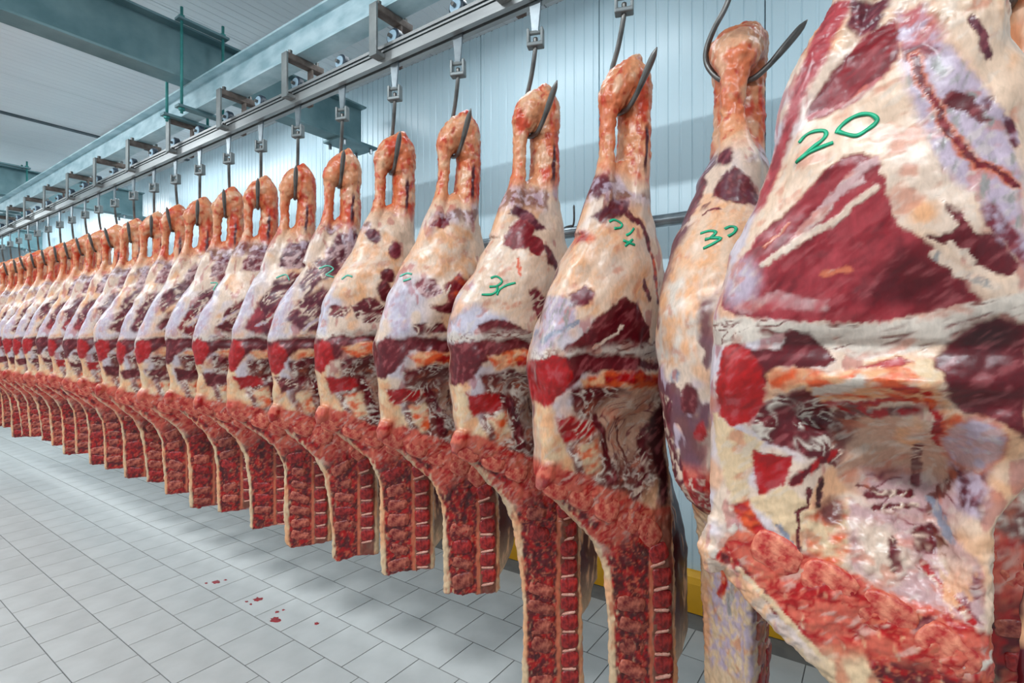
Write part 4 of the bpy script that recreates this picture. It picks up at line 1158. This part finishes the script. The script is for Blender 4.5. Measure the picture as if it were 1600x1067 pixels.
def spine_of(body, key, tend, deg):
    """where each vertebra sits on the sawn face"""
    bvh = BVHTree.FromPolygons([v.co for v in body.vertices], [p.vertices for p in body.polygons])
    pts = SPINE20 if key == 'c20' else SPINE
    out = []
    for i, (su_, st_) in enumerate(pts):
        if st_ > tend - .04: break
        nx = pts[min(i + 1, len(pts) - 1)]; pv = pts[max(i - 1, 0)]
        ang = math.atan2(nx[0] - pv[0], nx[1] - pv[1])
        sac = i < (4 if key == 'c20' else 5)
        def put(u_, t_, depth):
            loc, nrm, _, _ = bvh.ray_cast(Vector((u_, -1, -t_)), Vector((0, 1, 0)))
            return (u_, (loc.y if loc is not None else -.06) + depth, -t_)
        def tw(p):
            q = twist_pts(np.array([p]), deg)[0]
            return tuple(float(c_) for c_ in q), -math.radians(deg) * float(sm(1.20, 1.62, np.array(-p[2])))
        p, rz = tw(put(su_, st_, .0105 if sac else .0095))
        out.append(('vertebra', (SM_ if sac else VM)[i % 3], p, (0, -ang, rz)))
        if not sac:
            p, rz = tw(put(su_ - .002, st_ + .034, .0100))
            out.append(('disc', DM, p, (0, -ang + .10 * (1 if i % 2 else -.6), rz)))
            if key != 'c20':
                l_ = float(np.interp(st_, SEC[:, 0], SEC[:, 1]))
                p, rz = tw(put((l_ + .02 + .082) / 2, st_ + .01, .0085))
                rg = random.Random(st_ * 977 + deg + len(body.vertices))
                if rg.random() < .8:
                    out.append(('feather_bone', FM[rg.randrange(5)], p, (0, -ang + .14 + rg.uniform(-.3, .3), rz), (rg.uniform(.8, 1.02), 1, rg.uniform(.75, 1.12))))
    return out

def ink_mesh(body, strokes, mat, side):
    bvh = BVHTree.FromPolygons([v.co for v in body.vertices], [p.vertices for p in body.polygons])
    bm = bmesh.new()
    for st in strokes:
        pts = [Vector((a, 0, -b)) for a, b in st]
        pts = spline(pts, 4)
        hit = []
        for p in pts:
            if side: org, d = Vector((-1, -p.x, p.z)), Vector((1, 0, 0))
            else: org, d = Vector((p.x, -1, p.z)), Vector((0, 1, 0))
            loc, nrm, _, _ = bvh.ray_cast(org, d)
            if loc is not None: hit.append((loc, nrm))
        if len(hit) < 2: continue
        pairs = []
        w = .0040
        for i, (p, n) in enumerate(hit):
            dr = (hit[min(i + 1, len(hit) - 1)][0] - hit[max(i - 1, 0)][0]).normalized()
            s = dr.cross(n).normalized() * w * (1 + .10 * math.sin(i * .9))
            off = n * .0016
            pairs.append((bm.verts.new(p - s + off), bm.verts.new(p + n * .0030), bm.verts.new(p + s + off), bm.verts.new(p - n * .002)))
        for a, b in zip(pairs, pairs[1:]):
            for k in range(4):
                bm.faces.new((a[k], a[(k + 1) % 4], b[(k + 1) % 4], b[k]))
        bm.faces.new(pairs[0]); bm.faces.new(list(reversed(pairs[-1])))
    return mesh_of(bm, 'ink_number', mat, True)

def add_carcass(x, y, yaw, build, su, sz, label, ink=None, inklabel=None):
    body, flank, spine = build
    r = empty('beef_hindquarter', (x, y, ZH), math.radians(yaw))
    tag(r, label, 'beef carcass', 'beef hindquarters on the rail')
    r.scale = (su, su, sz)
    link('body', body, r)
    link('flank', flank, r)
    sp = empty('spine', (0, 0, 0)); sp.parent = r
    for nm, me, p, e, *sc in spine:
        o = link(nm, me, sp, p, e, *sc)
        o.rotation_mode = 'XYZ'
    if ink is not None:
        o = link('ink_number', ink, r)
        if inklabel: o['label'] = inklabel
    return r
def build_carcass(key, seed, vox, tend, deg):
    body = make_body(seed, vox, tend, key == 'c20')
    paint_body(body, key, seed, tend)
    spine = spine_of(body, key, tend, deg)
    fl = make_flank(seed, tend)
    ink = None
    twist_mesh(body, deg); twist_mesh(fl, deg)
    return body, fl, spine

# hook trolleys: wheel on the rail, strap through the slot, swivel block, hook through the hock
def trolley_meshes():
    out = {}
    bm = bmesh.new(); disc(bm, (0, 0, .030), .040, .034, 'Y', 28, .005); out['wheel'] = mesh_of(bm, 'wheel', M['wheel'], False)
    bm = bmesh.new(); disc(bm, (0, -.0185, .030), .030, .006, 'Y', 24, .002); out['wheel_cap'] = mesh_of(bm, 'wheel_cap', M['wheel_face'])
    bm = bmesh.new(); disc(bm, (0, 0, .030), .009, .075, 'Y', 10); out['axle'] = mesh_of(bm, 'axle', M['dark_steel'])
    bm = bmesh.new()
    pr = [(-.028, 0), (.028, 0), (.024, -.10), (.013, -.20), (-.013, -.20), (-.024, -.10)]
    fa = [bm.verts.new((x_, -.004, z_)) for x_, z_ in pr]; fb = [bm.verts.new((x_, .004, z_)) for x_, z_ in pr]
    bm.faces.new(fa); bm.faces.new(list(reversed(fb)))
    for k in range(6): bm.faces.new((fa[k], fa[(k + 1) % 6], fb[(k + 1) % 6], fb[k]))
    out['strap'] = mesh_of(bm, 'strap', M['steel'])
    bm = bmesh.new()
    # open yoke round the foot of the strap
    for sx in (-1, 1): box(bm, sx * .026 - .005, sx * .026 + .005, -.016, .016, -.245, -.188, .003)
    box(bm, -.031, .031, -.018, .018, -.256, -.240, .004)
    disc(bm, (0, 0, -.200), .008, .064, 'X', 10)
    out['swivel_block'] = mesh_of(bm, 'swivel_block', M['bracket'])
    return out
TM = trolley_meshes()
# hook: local frame of the carcass (rod behind the hock, point in front), z=0 at the hock top height
hb = bmesh.new()
topz = 2.984 - .24 - ZH
pts = spline([(0, 0, topz + .02), (0, .004, topz - .03), (0, .032, .06), (0, .066, .0), (0, .088, -.06), (-.008, .080, -.115), (-.014, .040, -.165), (-.016, -.030, -.182), (-.016, -.075, -.158), (-.016, -.125, -.108), (-.016, -.178, -.050)], 6)
rr = [.0085] * len(pts)
rr[-10:] = [.009, .010, .0105, .011, .011, .011, .0105, .009, .005, .0015]
tube(hb, pts, rr, 12)
HOOK = mesh_of(hb, 'hook', M['dark_steel'], True)

def add_trolley(x, y, yaw, label, dz=0.0):
    r = empty('hook_trolley', (x, y, 2.984 + dz))
    tag(r, label, 'meat hook', 'hook trolleys on the rail')
    for nm in ('wheel', 'wheel_cap', 'axle', 'strap'):
        link(nm, TM[nm], r)
    link('swivel_block', TM['swivel_block'], r, (0, 0, 0), (0, 0, .35))
    h_ = link('hook', HOOK, r, (0, 0, ZH - 2.984), (0, 0, math.radians(yaw)))
    return r

# ------------------------------------------------------------------ hang the carcasses
NEAR = [('c20', 'big beef hindquarter facing the camera, numbered 20 in green ink, nearest', .0038),
        ('c33', 'beef hindquarter seen from its side, right behind the one numbered 20', .0050),
        ('c31', 'beef hindquarter with green cross and tick on orange fat, left of the edge-on one', .0048),
        ('c30', 'beef hindquarter numbered 30 in bright green on white fat', .0048),
        ('c29', 'beef hindquarter with cream round and faint green mark, left of number 30', .0055),
        ('c28', 'beef hindquarter with cream fat and small dark muscle spots, fifth left of number 20', .0060)]
seed = 1
TWIST = dict(c20=0, c33=6, c31=20, c30=20, c29=16, c28=12)
for key, lb, vox in NEAR:
    X, Y, yaw, su, sz, tend = SPEC[key]
    bld = build_carcass(key, seed, vox, tend, TWIST[key])
    ink = ink_mesh(bld[0], INK[key], M['ink'] if key in ('c20', 'c31', 'c30', 'c33') else M['ink_faint'], key == 'c33')
    r20 = add_carcass(X, Y, yaw, bld, su, sz, lb, ink, 'green handwritten number')
    if key == 'c20':
        r20.location.z = Z20; r20.scale = (S20, S20, S20)
    add_trolley(X, Y, yaw, 'wheeled trolley and steel hook ' + {'c20': 'above the nearest hindquarter, above the picture', 'c33': 'holding the edge-on hindquarter', 'c31': 'holding the hindquarter with green cross', 'c30': 'holding the hindquarter with the bright green 30',
                'c29': 'holding the cream hindquarter left of number 30', 'c28': 'holding the hindquarter with small dark spots'}[key], (Z20 - ZH) if key == 'c20' else 0.0)
    seed += 1
MIDX = [-2.18, -2.56, -2.93, -3.30]
FARX = [-3.68, -4.04, -4.40, -4.78, -5.17, -5.54, -5.88, -6.24, -6.60, -6.97, -7.35, -7.70, -8.08, -8.46, -8.84]
rng = random.Random(11)
GEN_INK = {0: [[(-.13, .60), (-.09, .585), (-.06, .60), (-.10, .63)], [(-.10, .63), (-.06, .64)]], 1: [[(-.12, .62), (-.07, .60), (-.05, .63)]], 3: [[(-.10, .60), (-.06, .60), (-.08, .64), (-.05, .66)]]}
variants = []
count = 6
for i, X in enumerate(MIDX):
    tend = 2.0 + rng.uniform(-.02, .04)
    bld = build_carcass('mid', seed, .0068, tend, (10, 8, 8, 6)[i])
    yaw = 60 + rng.uniform(-5, 5)
    ink = ink_mesh(bld[0], GEN_INK[i], M['ink_faint'], False) if i in GEN_INK else None
    add_carcass(X, RAIL_Y, yaw, bld, .9, 1.0, 'beef hindquarter on the rail, %s counting from the one numbered 20' % ORD[count], ink, 'faded green mark')
    add_trolley(X, RAIL_Y, yaw, 'wheeled trolley and steel hook, %s counting from the right end of the rail' % ORD[count])
    count += 1
    seed += 1
for i in range(5):
    tend = 2.0 + rng.uniform(-.03, .05)
    variants.append(build_carcass('far', seed, .0105, tend, 4))
    seed += 1
for i, X in enumerate(FARX):
    yaw = 63 + rng.uniform(-7, 7)
    add_carcass(X, RAIL_Y, yaw, variants[(i * 2 + i // 5) % 5], .92, 1.0 + rng.uniform(-.015, .02), 'beef hindquarter on the rail, %s counting from the one numbered 20' % ORD[count])
    add_trolley(X, RAIL_Y, yaw, 'wheeled trolley and steel hook, %s counting from the right end of the rail' % ORD[count])
    count += 1
# one more carcass at the right edge, mostly hidden behind the nearest one
add_carcass(.245, RAIL_Y, 22, variants[1], .95, 1.0, 'beef hindquarter in shade at the right edge, mostly hidden by the one numbered 20')
add_trolley(.245, RAIL_Y, 22, 'wheeled trolley and steel hook holding the hindquarter at the right edge')

# ------------------------------------------------------------------ blood spots on the floor
def blob(r, seed, th=.0015):
    rg = random.Random(seed)
    bm = bmesh.new()
    n = 16
    rad = [r * (1 + rg.uniform(-.35, .35)) for _ in range(n)]
    top = [bm.verts.new((rad[k] * .8 * math.cos(2 * PI * k / n) * 1.3, rad[k] * .8 * math.sin(2 * PI * k / n), th)) for k in range(n)]
    bot = [bm.verts.new((rad[k] * math.cos(2 * PI * k / n) * 1.3, rad[k] * math.sin(2 * PI * k / n), 0)) for k in range(n)]
    bm.faces.new(top); bm.faces.new(list(reversed(bot)))
    for k in range(n):
        bm.faces.new((bot[k], bot[(k + 1) % n], top[(k + 1) % n], top[k]))
    return mesh_of(bm, 'blood_drop', M['blood'])
DROPS = [
    (-3.648, 1.724, 0.022, 'larger dark blood drop of the pair nearest the hanging row'),
    (-3.627, 1.773, 0.01, 'small blood drop beside the larger drop nearest the row'),
    (-3.686, 1.676, 0.009, 'tiny blood drop left of the farthest pair'),
    (-3.19, 1.763, 0.024, 'round dark blood drop in the middle of the spots'),
    (-3.167, 1.702, 0.009, 'tiny blood drop below the round dark drop'),
    (-3.221, 1.703, 0.008, 'tiny blood drop left of the round dark drop'),
    (-2.876, 1.693, 0.026, 'biggest dark blood drop on the pale tile'),
    (-2.95, 1.745, 0.013, 'small blood drop above the biggest one'),
    (-2.939, 1.78, 0.009, 'tiny blood drop right above the biggest one'),
    (-2.644, 1.806, 0.013, 'lone blood drop nearest the camera'),
]
for i, (x, y, r_, lb) in enumerate(DROPS):
    o = link('blood_drop', blob(r_, i), None, (x, y, 0))
    tag(o, lb, 'blood drop', 'blood drops on the floor tiles')
